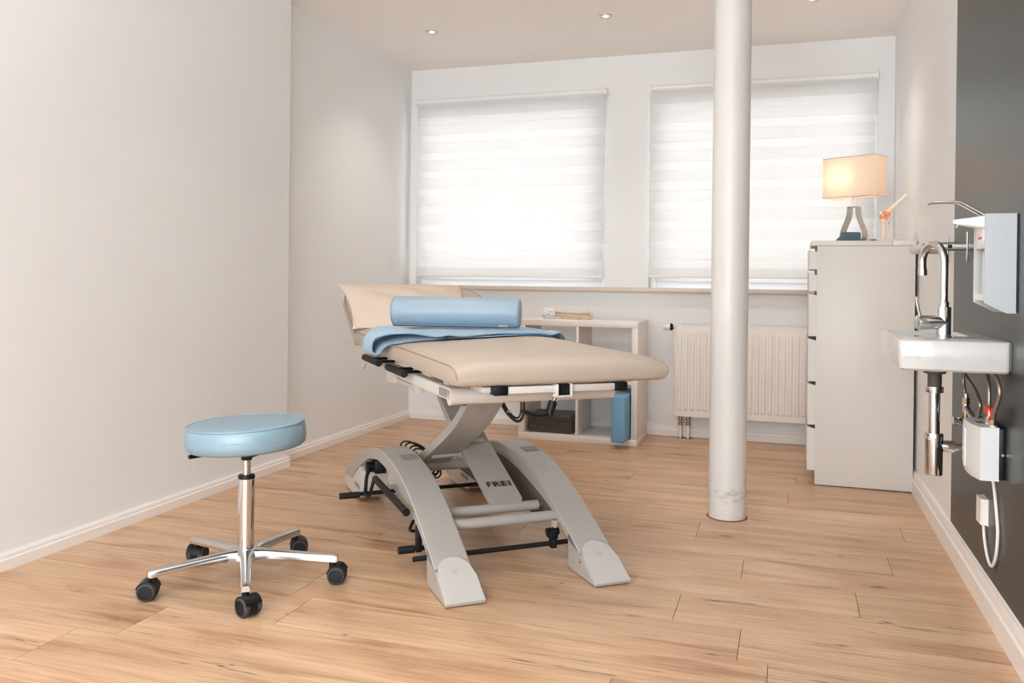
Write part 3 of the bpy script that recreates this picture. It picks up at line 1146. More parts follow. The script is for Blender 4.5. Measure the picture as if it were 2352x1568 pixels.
obj('rod_hanger', box(nb(), 0.176, 0.190, 2.775, 2.80, 0.10, 0.145, 0.002), coat_m, tbl)
obj('pedal_rod', cyl(nb(), (-0.40, 3.645, 0.080), (0.28, 3.645, 0.080), 0.0085, n=16), rubber_m, tbl)
obj('pedal_grip', cyl(nb(), (-0.445, 3.60, 0.088), (-0.36, 3.60, 0.088), 0.0135, n=18), rubber_m, tbl)
kb = obj('kick_bar', cyl(nb(), (-0.352, 3.34, 0.214), (-0.352, 2.86, 0.205), 0.0130, n=20), rubber_m, tbl)
obj('kick_bar_cap', cyl(nb(), (-0.352, 2.86, 0.205), (-0.352, 2.852, 0.205), 0.0138, n=20), dark_m, kb)
bm = nb()
tube(bm, [(-0.352, 3.34, 0.214), (-0.345, 3.40, 0.190), (-0.335, 3.52, 0.10), (-0.335, 3.58, 0.09)], 0.007, n=10, smooth_k=5)
tube(bm, [(-0.30, 3.66, 0.19), (-0.315, 3.62, 0.185), (-0.33, 3.60, 0.16), (-0.335, 3.60, 0.09)], 0.008, n=10, smooth_k=5)
obj('pedal_linkage', bm, dark_m, tbl)
bm = nb()
box(bm, -0.29, -0.20, 3.62, 3.72, 0.165, 0.225, 0.008)
cyl(bm, (-0.32, 3.66, 0.19), (-0.20, 3.66, 0.19), 0.022, n=18)
obj('brake_housing', bm, dark_m, tbl)
obj('brake_bracket', box(nb(), -0.24, -0.20, 3.56, 3.62, 0.13, 0.25, 0.003), coatd_m, tbl)
bm = nb()
tube(bm, [(-0.28, 3.02, 0.125), (-0.30, 2.99, 0.10), (-0.25, 3.0, 0.09)], 0.006, n=8, smooth_k=5)
obj('pedal_return', bm, dark_m, tbl)
# cables
bm = nb()
for k, (ca, cz, ra, rz, dl) in enumerate([(-0.03, 0.178, 0.098, 0.092, 0.0), (-0.018, 0.172, 0.075, 0.080, 0.02), (-0.015, 0.176, 0.070, 0.066, -0.02), (-0.04, 0.182, 0.095, 0.085, 0.035)]):
    pts = []
    for i in range(40):
        th = 2 * PI * i / 40
        x = ra * math.cos(th)
        z = rz * math.sin(th)
        pts.append((ca + x * 0.82 + z * -0.35, 3.78 + dl + 0.01 * math.sin(2 * th + k), cz + z * 0.85 - x * 0.35))
    tube(bm, pts, 0.0042, n=8, closed=True)
obj('coiled_cable', bm, cable_m, tbl)
hc = nb()
tube(hc, [(-0.01, 2.86, 0.63), (0.0, 2.88, 0.585), (0.035, 2.90, 0.53), (0.075, 2.90, 0.493), (0.10, 2.90, 0.505), (0.105, 2.90, 0.56), (0.10, 2.90, 0.64)], 0.0055, n=10, smooth_k=8)
tube(hc, [(0.0, 2.87, 0.63), (0.012, 2.89, 0.585), (0.047, 2.91, 0.53), (0.078, 2.91, 0.503), (0.095, 2.91, 0.515), (0.098, 2.91, 0.56), (0.09, 2.91, 0.64)], 0.0035, n=8, smooth_k=8)
hco = obj('hanging_cable', hc, cable_m, tbl)
obj('cable_tie', tube(nb(), [(0.036, 2.892, 0.530), (0.05, 2.90, 0.538), (0.058, 2.91, 0.533), (0.046, 2.905, 0.520)], 0.002, n=6, closed=True), plwhite_m, hco)
bm = nb()
tube(bm, [(-0.22, 2.80, 0.63), (-0.215, 2.74, 0.605), (-0.21, 2.66, 0.60), (-0.2, 2.60, 0.625)], 0.004, n=8, smooth_k=6)
obj('frame_cable', bm, cable_m, tbl)


# ------------------------------------------------------------------ things lying on the table (built in world space)
def tw(a, l, z):
    return TW @ Vector((a, l, z))


# folded fleece blanket
def lf(a):
    return lerp_tab([(-0.45, 3.20), (-0.36, 3.13), (-0.28, 3.02), (-0.20, 2.955), (-0.05, 2.985), (0.15, 3.07), (0.36, 3.17), (0.45, 3.22)], a)


path = [(0.36, 0.0, 0), (0.30, 0.001, 0), (0.15, 0.001, 0), (0.0, 0.001, 0), (-0.1, 0.001, 0), (-0.2, 0.001, 0), (-0.28, 0.001, 0), (-0.325, 0.001, 0)]
PTS = []
for a, dz, _ in path:
    PTS.append((a, padtop(a, 3.2) + 0.0035 + dz))
PTS += [(-0.352, 0.766), (-0.372, 0.748), (-0.384, 0.730), (-0.394, 0.726), (-0.404, 0.735), (-0.407, 0.760), (-0.397, 0.785), (-0.370, 0.803), (-0.33, 0.812), (-0.28, 0.815)]
for a in (-0.2, -0.1, 0.0, 0.12, 0.25, 0.33):
    PTS.append((a, padtop(a, 3.2) + 0.0115))
PTS += [(0.375, 0.800), (0.404, 0.780), (0.412, 0.760)]
PTS = [(p.x, p.y) for p in catmull([(a, z, 0) for a, z in PTS], 4)]
NS = 18
rings = []
for k in range(NS + 1):
    t_ = k / NS
    lft, rgt = [], []
    for i, (a, z) in enumerate(PTS):
        p, q = PTS[max(i - 1, 0)], PTS[min(i + 1, len(PTS) - 1)]
        tx, tz = q[0] - p[0], q[1] - p[1]
        ln = math.hypot(tx, tz)
        nx, nz = -tz / ln, tx / ln
        th = 0.0036 * (1 if 0.02 < t_ < 0.98 else 0.55)
        frac = i / len(PTS)
        upper = frac > 0.55
        l0 = lf(a) + (0.018 * math.sin(9 * a + 1) if upper else 0.012)
        l1 = lerp_tab([(-0.42, 3.33), (-0.36, 3.36), (-0.30, 3.43), (-0.2, 3.56), (-0.1, 3.62), (0.4, 3.66)], a)
        l = l0 + (l1 - l0) * t_
        wob = 0.003 * math.sin(14 * a + 11 * l) + 0.0025 * math.sin(31 * l + 5 * a) if upper else 0.0
        kink = 0.010 * math.exp(-((a + 0.17 + 0.25 * (l - 2.95)) / 0.035) ** 2) * max(0, 1 - t_ * 1.6) if upper else 0.0
        lft.append(tw(a + nx * th, l, z + nz * th + max(-0.001, wob) + kink))
        rgt.append(tw(a - nx * th, l, z - nz * th + max(-0.001, wob) + kink))
    rings.append(lft + rgt[::-1])
bl = obj('blanket', loft(nb(), rings), fleece_m, smooth=60)
tag(bl, 'light blue fleece blanket folded across the beige treatment table', 'blanket')

# bolster
bc = Vector((-0.008, 3.372, 0.8790))
ba = math.radians(-28.8)
bx_ = Vector((math.cos(ba), math.sin(ba), 0))
R = 0.0625
bt = thing('bolster', 'blue vinyl knee roll lying across the blanket', 'bolster', tuple(TW @ Vector((bc.x, bc.y, 0.8165))))
prof = [(0.0, -0.274), (0.030, -0.2735), (0.052, -0.271), (0.0600, -0.266), (0.0625, -0.256), (0.0630, -0.1), (0.0622, 0.0), (0.0634, 0.08), (0.0625, 0.256), (0.0600, 0.266), (0.052, 0.271), (0.030, 0.2735), (0.0, 0.274)]
mb = TW @ Matrix.Translation(bc) @ axes(Vector((0, 0, 0)), bx_.cross(Vector((0, 0, 1))), (0, 0, 1))
bo = obj('roll', lathe(nb(), prof, 48, mb), bluev_m, bt, smooth=60)
for e in (-0.264, 0.264):
    obj('end_seam', tube(nb(), [mb @ Vector((0.0612 * math.cos(2 * PI * i / 40), 0.0612 * math.sin(2 * PI * i / 40), e)) for i in range(40)], 0.0016, n=6, closed=True), bluev_m, bo)
fx = mb.to_3x3()
obj('seam_flap', box(nb(), -0.250, 0.250, -0.003, 0.002, -0.0005, 0.001, mat=TW @ Matrix.Translation((bc.x, bc.y, 0.8190)) @ Matrix.Rotation(ba, 4, 'Z') @ Matrix.Translation((0, -0.030, 0.0045))), bluev_m, bo)
obj('zip_pull', box(nb(), 0.185, 0.222, -0.003, 0.003, -0.002, 0.003, mat=TW @ Matrix.Translation((bc.x, bc.y, 0.8190)) @ Matrix.Rotation(ba, 4, 'Z') @ Matrix.Translation((0, -0.036, 0.006))), gpr_m, bo)

# pillow on the head section
bm = nb()
nu, nv = 40, 26
A0, A1, S0, S1 = -0.334, 0.27, 0.040, 0.430
grid_t, grid_b = [], []
for i in range(nu + 1):
    ut = -1 + 2 * i / nu
    rt, rb = [], []
    for j in range(nv + 1):
        vt = -1 + 2 * j / nv
        e = max(0, (1 - abs(ut) ** 3.2)) ** 0.6 * max(0, (1 - abs(vt) ** 2.6)) ** 0.6
        pin = 1 + 0.05 * (abs(ut) ** 3) * (abs(vt) ** 3) - 0.03 * (1 - ut * ut) * abs(vt) ** 4 - 0.02 * (1 - vt * vt) * abs(ut) ** 4
        a = (A0 + A1) / 2 + (A1 - A0) / 2 * ut * pin
        s = (S0 + S1) / 2 + (S1 - S0) / 2 * vt * pin
        wr_ = 0.0035 * math.sin(9 * ut + 5 * vt) * e + 0.003 * math.sin(17 * vt * vt + 6 * ut) * e
        base = 0.0805 + 0.004 * max(0, -ut) ** 3 * max(0, vt) ** 3
        rt.append(tw(*headxf(a, s, base + 0.050 * e + wr_)))
        rb.append(tw(*headxf(a, s, base - 0.004 + 0.0035 * e)))
    grid_t.append([bm.verts.new(p) for p in rt])
    grid_b.append([bm.verts.new(p) for p in rb])
for i in range(nu):
    for j in range(nv):
        bm.faces.new((grid_t[i][j], grid_t[i + 1][j], grid_t[i + 1][j + 1], grid_t[i][j + 1]))
        bm.faces.new((grid_b[i][j], grid_b[i][j + 1], grid_b[i + 1][j + 1], grid_b[i + 1][j]))
for j in range(nv):
    bm.faces.new((grid_t[0][j], grid_t[0][j + 1], grid_b[0][j + 1], grid_b[0][j]))
    bm.faces.new((grid_t[nu][j], grid_b[nu][j], grid_b[nu][j + 1], grid_t[nu][j + 1]))
for i in range(nu):
    bm.faces.new((grid_t[i][0], grid_b[i][0], grid_b[i + 1][0], grid_t[i + 1][0]))
    bm.faces.new((grid_t[i][nv], grid_t[i + 1][nv], grid_b[i + 1][nv], grid_b[i][nv]))
pw = thing('pillow', 'pale beige pillow leaning on the raised head section of the table', 'pillow', tuple(tw(-0.05, 3.9, 0.79)))
po = obj('pillow_case', bm, cotton_m, pw, smooth=70)
bm = nb()
hem = []
for i in range(nu + 1):
    ut = -1 + 2 * i / nu
    a = (A0 + A1) / 2 + (A1 - A0) / 2 * ut * 1.0
    w1 = 0.004 * math.sin(7 * ut)
    hem.append([tw(*headxf(a, S0 + 0.03 + w1, 0.108)), tw(*headxf(a, S0 - 0.012 + w1, 0.086 + 0.003 * math.sin(11 * ut))), tw(*headxf(a, S0 - 0.011 + w1, 0.083 + 0.003 * math.sin(11 * ut))), tw(*headxf(a, S0 + 0.03 + w1, 0.090))])
loft(bm, hem)
obj('open_hem', bm, cotton_m, po, smooth=60)

# ------------------------------------------------------------------ rolling stool
SC = Vector((-1.712, 2.408, 0))
stl = thing('stool', 'round rolling stool with light blue vinyl seat and polished five-star base', 'stool', tuple(SC), pre=Matrix.Identity(4))
tilt = Matrix.Translation((0, 0, 0.448)) @ Matrix.Rotation(math.radians(-2.8), 4, Vector((-0.35, 0.94, 0)))
seat = obj('seat', lathe(nb(), [(0.0, 0.0), (0.15, 0.0), (0.183, 0.003), (0.192, 0.010), (0.1955, 0.030), (0.1945, 0.060), (0.190, 0.078), (0.186, 0.0815), (0.15, 0.084), (0.08, 0.085), (0.0, 0.085)], 64, tilt), stoolv_m, stl, smooth=50)
obj('piping', tube(nb(), [tilt @ Vector((0.1895 * math.cos(2 * PI * i / 64), 0.1895 * math.sin(2 * PI * i / 64), 0.0800)) for i in range(64)], 0.0032, n=8, closed=True), stoolv_m, seat)
th = math.radians(-120)
obj('side_seam', tube(nb(), [tilt @ Vector((r_ * math.cos(th), r_ * math.sin(th), z_)) for r_, z_ in ((0.1915, 0.008), (0.1962, 0.03), (0.1952, 0.06), (0.1905, 0.079))], 0.0010, n=6), stoolv_m, seat)
bm = nb()
for k, (t0, z0, t1, z1) in enumerate([(-78, 0.040, -66, 0.047), (-66, 0.047, -58, 0.044), (-42, 0.055, -39, 0.030), (-34, 0.053, -33, 0.032), (-33, 0.032, -22, 0.038)]):
    pts = []
    for i in range(5):
        tt = math.radians(t0 + (t1 - t0) * i / 4)
        z_ = z0 + (z1 - z0) * i / 4
        pts.append(tilt @ Vector((0.1957 * math.cos(tt), 0.1957 * math.sin(tt), z_)))
    tube(bm, pts, 0.0005, n=5)
obj('crease', bm, pmat('crease_blue', sc(112, 146, 168), 0.6), seat)
obj('seat_plate', box(nb(), -0.075, 0.075, -0.075, 0.075, 0.432, 0.449, 0.004), dark_m, stl)
lvr = nb()
ldir = Vector((-0.64, -0.77, 0)).normalized()
tube(lvr, [ldir * 0.05 + Vector((0, 0, 0.438)), ldir * 0.13 + Vector((0, 0, 0.436)), ldir * 0.185 + Vector((0, 0, 0.432))], 0.016, n=10, ry=0.006)
obj('height_lever', lvr, dark_m, stl)
obj('top_sleeve', lathe(nb(), [(0.0, 0.406), (0.017, 0.406), (0.0185, 0.41), (0.0185, 0.436), (0.0, 0.436)], 28), dark_m, stl)
obj('piston', lathe(nb(), [(0.0, 0.355), (0.0135, 0.355), (0.0135, 0.408), (0.0, 0.408)], 28), steel_m, stl)
obj('piston_collar', lathe(nb(), [(0.0, 0.344), (0.0265, 0.344), (0.0275, 0.348), (0.0265, 0.355), (0.014, 0.357), (0.0, 0.357)], 32), dark_m, stl)
obj('column_tube', lathe(nb(), [(0.0, 0.09), (0.0255, 0.09), (0.0260, 0.112), (0.0265, 0.344), (0.0, 0.344)], 36), chrome_m, stl)
hub = obj('hub', lathe(nb(), [(0.0, 0.060), (0.022, 0.060), (0.024, 0.072), (0.046, 0.078), (0.050, 0.092), (0.046, 0.106), (0.034, 0.113), (0.0, 0.114)], 36), alu_m, stl)
for k in range(5):
    an = math.radians(17.5 + 72 * k)
    d = Vector((math.cos(an), math.sin(an), 0))
    s = Vector((-d.y, d.x, 0))
    rings = []
    for rr, w_, zt, zb in [(0.018, 0.034, 0.112, 0.076), (0.04, 0.030, 0.1115, 0.078), (0.06, 0.0215, 0.110, 0.080), (0.09, 0.0185, 0.1075, 0.081), (0.18, 0.0170, 0.101, 0.078), (0.27, 0.0158, 0.0945, 0.0725), (0.300, 0.0152, 0.0920, 0.0705), (0.309, 0.0125, 0.0895, 0.072)]:
        c = d * rr
        hgt = zt - zb
        rings.append([c + s * x_ + Vector((0, 0, zb + hgt * y_)) for x_, y_ in ((-w_, 0.0), (-w_ * 1.02, 0.45), (-w_ * 0.86, 0.86), (-w_ * 0.55, 1.0), (w_ * 0.55, 1.0), (w_ * 0.86, 0.86), (w_ * 1.02, 0.45), (w_, 0.0))])
    obj('base_arm', loft(nb(), rings), alu_m, stl, smooth=45)
    # twin wheel caster
    sw = [math.radians(a_) for a_ in (20, 35, 100, 205, -20)][k]
    cd = Vector((math.cos(sw), math.sin(sw), 0))          # trail direction
    ax = Vector((-cd.y, cd.x, 0))
    piv = d * 0.291
    wc = piv + cd * 0.016 + Vector((0, 0, 0.0295))
    bm = nb()
    n = 20
    prof = [(0.0315 * math.cos(math.radians(t_)), 0.0315 * math.sin(math.radians(t_))) for t_ in range(-35, 216, 10)]
    fnc = lambda u, v, dd: wc + cd * u + Vector((0, 0, v)) + ax * dd
    prism(bm, prof, fnc, -0.0105, 0.0105, 0.003)
    cyl(bm, piv + Vector((0, 0, 0.05)), piv + Vector((0, 0, 0.074)), 0.011, n=16)
    prof2 = [(0.033 * math.cos(math.radians(t_)), 0.033 * math.sin(math.radians(t_))) for t_ in range(20, 171, 10)] + [(0.0295 * math.cos(math.radians(t_)), 0.0295 * math.sin(math.radians(t_))) for t_ in range(170, 19, -10)]
    prism(bm, prof2, fnc, -0.027, 0.027)
    cs = obj('caster', bm, dark_m, stl)
    for sgn in (-1, 1):
        c0 = wc + ax * (0.011 * sgn)
        mw = axes(c0, cd if sgn > 0 else -cd, (0, 0, 1))
        mw = mw if (mw.to_3x3() @ Vector((0, 0, 1))).dot(ax * sgn) > 0 else axes(c0, -cd if sgn > 0 else cd, (0, 0, 1))
        wh = obj('wheel', lathe(nb(), [(0.0, 0.0), (0.0285, 0.0), (0.0295, 0.002), (0.0295, 0.014), (0.0265, 0.019), (0.0225, 0.0205)], 32, mw), tread_m, cs)
        obj('wheel_disc', lathe(nb(), [(0.0228, 0.0200), (0.0215, 0.0185), (0.0, 0.0195)], 28, mw), dark_m, wh)

# ------------------------------------------------------------------ open cube shelf
KX, KY, K = -0.877, 5.192, 0.765
kt = thing('cube_shelf', 'low white open shelf with four compartments under the window sill', 'shelf', (KX - K / 2, KY, 0))
x0, x1, y1 = KX - K, KX, KY + 0.385
to, ti = 0.038, 0.016
obj('top_board', box(nb(), x0, x1, KY, y1, K - to, K, 0.0012), lam_m, kt)
obj('bottom_board', box(nb(), x0, x1, KY, y1, 0.0, to, 0.0012), lam_m, kt)
obj('side_panel', box(nb(), x0, x0 + to, KY + 0.0006, y1, to, K - to, 0.001), lam_m, kt)
obj('side_panel', box(nb(), x1 - to, x1, KY + 0.0006, y1, to, K - to, 0.001), lam_m, kt)
xm = (x0 + x1) / 2
obj('divider', box(nb(), xm - ti / 2, xm + ti / 2, KY + 0.001, y1, to, K - to, 0.0008), lam_m, kt)
zm = K / 2
obj('shelf_board', box(nb(), x0 + to, xm - ti / 2, KY + 0.001, y1, zm - ti / 2, zm + ti / 2, 0.0008), lam_m, kt)
obj('shelf_board', box(nb(), xm + ti / 2, x1 - to, KY + 0.001, y1, zm - ti / 2, zm + ti / 2, 0.0008), lam_m, kt)


# folded towels
def towel(label, z0, hgt, layers, x0, x1, y0, y1, seed):   # x0..x1: depth in the shelf, y0..y1: width
    """one cloth folded into a flat packet: a single sheet path seen from the side"""
    rnd = random.Random(seed)
    n = layers
    th = hgt / n
    r_ = th / 2
    path = []
    for i in range(n):
        z = z0 + r_ + th * i
        xs = [x0 + r_, x1 - r_]
        if i % 2:
            xs = xs[::-1]
        for k in range(7):
            f = k / 6
            x = xs[0] + (xs[1] - xs[0]) * f
            path.append((x, z + 0.0006 * math.sin(4 * f + i)))
        if i < n - 1:
            sx = 1 if i % 2 == 0 else -1
            for k in range(1, 5):
                an = -PI / 2 + PI * k / 5
                path.append((xs[1] + sx * r_ * math.cos(an), z + r_ + r_ * math.sin(an)))
    rings = []
    NY = 8
    for k in range(NY + 1):
        y = y0 + (y1 - y0) * k / NY
        A, B = [], []
        sag = 0.96 if k in (0, NY) else 1.0
        for i, (x, z) in enumerate(path):
            p, q = path[max(0, i - 1)], path[min(len(path) - 1, i + 1)]
            tx, tz = q[0] - p[0], q[1] - p[1]
            ln = math.hypot(tx, tz)
            nx, nz = -tz / ln, tx / ln
            h_ = th * 0.47 * sag
            wv = 0.002 * math.sin(9 * x + seed)
            A.append(Vector((y + wv, x + nx * h_, z + nz * h_)))
            B.append(Vector((y + wv, x - nx * h_, z - nz * h_)))
        rings.append(A + B[::-1])
    o = obj('folded_towel', loft(nb(), rings), towel_m, smooth=60)
    return tag(o, label, 'towel', 'dark towels stacked in the shelf')


z = to + 0.0005
for i, (lab, hh, nl, dx0, dx1) in enumerate([('dark grey folded towel at the bottom of the stack in the shelf', 0.024, 2, 0.004, -0.012), ('dark grey folded towel second from the bottom of the shelf stack', 0.025, 2, 0.002, -0.004),
                                            ('dark grey folded towel third from the bottom, under the thick top one', 0.024, 2, 0.006, 0.002), ('thick dark grey folded towel on top of the stack in the shelf', 0.046, 3, 0.0, -0.004)]):
    towel(lab, z, hh, nl, 5.225 + dx0, 5.44 + dx1, -1.585 + 0.004 * i, -1.302 - 0.003 * (i % 2), i + 3)
    z += hh + 0.0004

# blue foam block
cb = thing('foam_block', 'upright blue vinyl foam block sticking out of the shelf beside the towels', 'cushion', (-0.966, 5.05, to))
fb = obj('block', box(nb(), -1.012, -0.922, 5.052, 5.44, to + 0.002, to + 0.286, 0.012, 4), blockv_m, cb)
bm = nb()
for x in (-1.006, -0.928):
    tube(bm, [(x, 5.0515, to + 0.012), (x, 5.0515, to + 0.278)], 0.0012, n=6)
obj('edge_seam', bm, blockv_m, fb)
obj('zip_pull', tube(nb(), [(-0.921, 5.055, to + 0.012), (-0.916, 5.05, to + 0.006), (-0.919, 5.047, to - 0.006)], 0.002, n=6), steel_m, fb)

# little box
bx = thing('small_carton', 'small white carton with black arc print on the shelf top', 'box', (-1.476, 5.31, K))
rot = Matrix.Translation((-1.476, 5.31, K)) @ Matrix.Rotation(math.radians(4), 4, 'Z')
cb_ = obj('carton', box(nb(), -0.036, 0.036, -0.02, 0.02, 0.0005, 0.071, 0.0008, 1, mat=rot), plwhite_m, bx)
obj('grey_print', box(nb(), -0.0358, 0.0358, -0.0206, -0.0200, 0.003, 0.028, mat=rot), gpr_m, cb_)


def arc(c, rx, rz, a0, a1, n=14):
    return [rot @ Vector((c[0] + rx * math.cos(math.radians(a0 + (a1 - a0) * i / n)), -0.0207, c[1] + rz * math.sin(math.radians(a0 + (a1 - a0) * i / n)))) for i in range(n + 1)]


bm = nb()
tube(bm, arc((0, 0.024), 0.012, 0.011, 35, 145), 0.0016, n=6)
tube(bm, arc((0, 0.016), 0.032, 0.034, 30, 65), 0.0008, n=5)
tube(bm, arc((0, 0.016), 0.032, 0.034, 118, 152), 0.0009, n=5)
for i in range(9):
    an = math.radians(62 + 6.2 * i)
    c = rot @ Vector((0.033 * math.cos(an), -0.0207, 0.016 + 0.034 * math.sin(an)))
    tube(bm, [c + Vector((-0.0008, 0, -0.0015)), c + Vector((0.0008, 0, 0.002))], 0.0005, n=5)
tube(bm, [rot @ Vector((0.015, -0.0207, 0.044)), rot @ Vector((0.029, -0.0207, 0.053))], 0.0010, n=5)
obj('arc_print', bm, ink_m, cb_)
obj('corner_print', box(nb(), -0.030, -0.020, -0.0206, -0.0200, 0.060, 0.063, mat=rot), gpr_m, cb_)
bm = nb()
tube(bm, arc((0, -0.004), 0.030, 0.030, 45, 135), 0.0012, n=5)
tube(bm, arc((0, -0.012), 0.030, 0.030, 50, 130), 0.0010, n=5)
obj('white_print', bm, plwhite_m, cb_)

# foot and leg skeleton model lying on the shelf
sk = thing('skeleton_foot_model', 'bone coloured model of a foot skeleton lying on the shelf top', 'anatomical model', (-1.37, 5.37, K))


def bone(name, pts, rad, par=sk, mat=None, k=5):
    P = catmull(pts, k)
    bm = nb()
    R_ = []
    for i in range(len(P)):
        f = i / (len(P) - 1) * (len(rad) - 1)
        j = min(int(f), len(rad) - 2)
        R_.append(rad[j] + (rad[j + 1] - rad[j]) * (f - j))
    x, y = None, None
    rings = []
    for i, p in enumerate(P):
        tg = (P[min(i + 1, len(P) - 1)] - P[max(i - 1, 0)]).normalized()
        if x is None:
            x, y = frame(tg)
        x = (x - tg * x.dot(tg)).normalized()
        y = tg.cross(x)
        rings.append([p + (x * math.cos(2 * PI * q / 10) + y * math.sin(2 * PI * q / 10)) * R_[i] for q in range(10)])
    loft(bm, rings)
    return obj(name, bm, mat or bone_m, par, smooth=60)


zs = K
bone('long_bone', [(-1.525, 5.40, zs + 0.038), (-1.45, 5.39, zs + 0.040), (-1.35, 5.38, zs + 0.038), (-1.26, 5.37, zs + 0.038), (-1.225, 5.37, zs + 0.040)], [0.012, 0.011, 0.009, 0.0075, 0.0075, 0.009, 0.013, 0.016])
bone('long_bone', [(-1.52, 5.37, zs + 0.022), (-1.42, 5.36, zs + 0.026), (-1.33, 5.35, zs + 0.018), (-1.30, 5.345, zs + 0.014)], [0.014, 0.008, 0.006, 0.006, 0.008, 0.010])
bone('heel_bone', [(-1.535, 5.36, zs + 0.015), (-1.52, 5.365, zs + 0.026), (-1.515, 5.37, zs + 0.050)], [0.012, 0.014, 0.010, 0.005])
bone('heel_bone', [(-1.225, 5.37, zs + 0.045), (-1.212, 5.36, zs + 0.030), (-1.205, 5.35, zs + 0.012)], [0.010, 0.014, 0.012, 0.007])
for k in range(4):
    yo = -0.010 * k
    bone('toe_bone', [(-1.30 + 0.006 * k, 5.345 + yo, zs + 0.022 - 0.003 * k), (-1.26, 5.335 + yo, zs + 0.025 - 0.004 * k), (-1.215, 5.325 + yo, zs + 0.010), (-1.196 - 0.01 * k, 5.32 + yo, zs + 0.0055)], [0.007, 0.0045, 0.0035, 0.0045, 0.0035, 0.004])
for k in range(4):
    bone('toe_bone', [(-1.40 + 0.01 * k, 5.33 - 0.006 * k, zs + 0.010), (-1.35, 5.325 - 0.006 * k, zs + 0.0075), (-1.315 + 0.012 * k, 5.32 - 0.004 * k, zs + 0.008)], [0.0065, 0.004, 0.0045, 0.0065])
bm = nb()
rr = random.Random(4)
for k in range(7):
    sphere(bm, (-1.312 + 0.012 * k, 5.325 + rr.uniform(-0.012, 0.006), zs + 0.010 + rr.uniform(0, 0.006)), rr.uniform(0.006, 0.009), u=10, v=7)
obj('ankle_bones', bm, bone_m, sk)

# ------------------------------------------------------------------ radiator
rt = thing('radiator', 'white ribbed panel radiator on the back wall behind the column', 'radiator', (-0.2, 5.58, 0.137))
RX0, RX1, RZ0, RZ1, RYF = -0.700, 0.300, 0.140, 0.742, 5.548
bm = nb()
per = 0.0400
nr = int((RX1 - RX0 - 0.03) / per)
prof = [(RX0 + 0.012, 0.0)]
for k in range(nr):
    xa = RX0 + 0.022 + per * k
    prof += [(xa, 0.0), (xa + 0.006, -0.0065), (xa + 0.022, -0.0065), (xa + 0.028, 0.0)]
prof.append((RX1 - 0.012, 0.0))
zst = [(RZ0 + 0.010, 0.0), (RZ0 + 0.045, 0.0), (RZ0 + 0.056, 1.0), (RZ1 - 0.062, 1.0), (RZ1 - 0.051, 0.0), (RZ1 - 0.014, 0.0)]
grid = [[bm.verts.new((x, RYF + y * f, z)) for x, y in prof] for z, f in zst]
for a, b in zip(grid, grid[1:]):
    for j in range(len(prof) - 1):
        bm.faces.new((a[j], a[j + 1], b[j + 1], b[j]))
box(bm, RX0 + 0.010, RX1 - 0.010, RYF + 0.0005, RYF + 0.012, RZ0 + 0.006, RZ1 - 0.010)
rad_m = pmat('radiator_enamel', sc(232, 226, 218), 0.35, var=0.01)
obj('ribbed_panel', bm, rad_m, rt, smooth=25, recalc=True)
obj('rear_panel', box(nb(), RX0 + 0.012, RX1 - 0.012, 5.612, 5.624, RZ0 + 0.006, RZ1 - 0.010, 0.003), rad_m, rt)
obj('side_cover', box(nb(), RX0 - 0.001, RX0 + 0.009, RYF - 0.001, 5.624, RZ0, RZ1, 0.003), rad_m, rt)
obj('side_cover', box(nb(), RX1 - 0.009, RX1 + 0.001, RYF - 0.001, 5.624, RZ0, RZ1, 0.003), rad_m, rt)
bm = nb()
box(bm, RX0 + 0.009, RX1 - 0.009, RYF, RYF + 0.010, RZ1 - 0.012, RZ1, 0.002)
box(bm, RX0 + 0.009, RX1 - 0.009, 5.614, 5.624, RZ1 - 0.012, RZ1, 0.002)
x = RX0 + 0.014
while x < RX1 - 0.02:
    box(bm, x, x + 0.0045, RYF + 0.010, 5.614, RZ1 - 0.005, RZ1 + 0.002)
    x += 0.0125
obj('top_grille', bm, rad_m, rt)
obj('convector_core', box(nb(), RX0 + 0.02, RX1 - 0.02, RYF + 0.014, 5.610, RZ0 + 0.01, RZ1 - 0.03), inner_m, rt)
mm = axes(Vector((RX0, 5.572, 0.722)), (0, 1, 0), (0, 0, 1))
mm = mm @ Matrix.Rotation(PI, 4, 'Y') if (mm.to_3x3() @ Vector((0, 0, 1))).x > 0 else mm
th_ = obj('thermostat_head', lathe(nb(), [(0.0, 0.030), (0.021, 0.030), (0.0225, 0.034), (0.0225, 0.052), (0.020, 0.054), (0.0195, 0.070), (0.018, 0.078), (0.0, 0.079)], 28, mm), plwhite_m, rt)
obj('valve_collar', lathe(nb(), [(0.0, 0.012), (0.013, 0.012), (0.022, 0.018), (0.023, 0.029), (0.0, 0.029)], 24, mm), dark_m, th_)
obj('valve_stub', lathe(nb(), [(0.0, 0.0), (0.010, 0.0), (0.010, 0.013), (0.0, 0.013)], 16, mm), brass_m, th_)
bm = nb()
for k in range(12):
    an = 2 * PI * k / 12
    c, s = math.cos(an), math.sin(an)
    tube(bm, [mm @ Vector((0.0198 * c, 0.0198 * s, 0.056)), mm @ Vector((0.0190 * c, 0.0190 * s, 0.074))], 0.0014, n=5)
obj('grip_rib', bm, gpr_m, th_)
for px in (-0.660, -0.610):
    pp = obj('supply_pipe', cyl(nb(), (px, 5.585, -0.005), (px, 5.585, 0.085), 0.0085, n=16), plwhite_m, rt)
    bm = nb()
    M0 = Matrix.Translation((px, 5.585, 0.085))
    lathe(bm, [(0.0, 0.0), (0.013, 0.0), (0.0145, 0.006), (0.013, 0.016), (0.009, 0.020), (0.009, 0.032), (0.012, 0.036), (0.012, 0.056), (0.0, 0.056)], 18, M0)
    obj('pipe_valve', bm, brass_m, pp)
    obj('floor_cutout', box(nb(), px - 0.014, px + 0.022, 5.572, 5.622, 0.0002, 0.0012), under_m, pp)
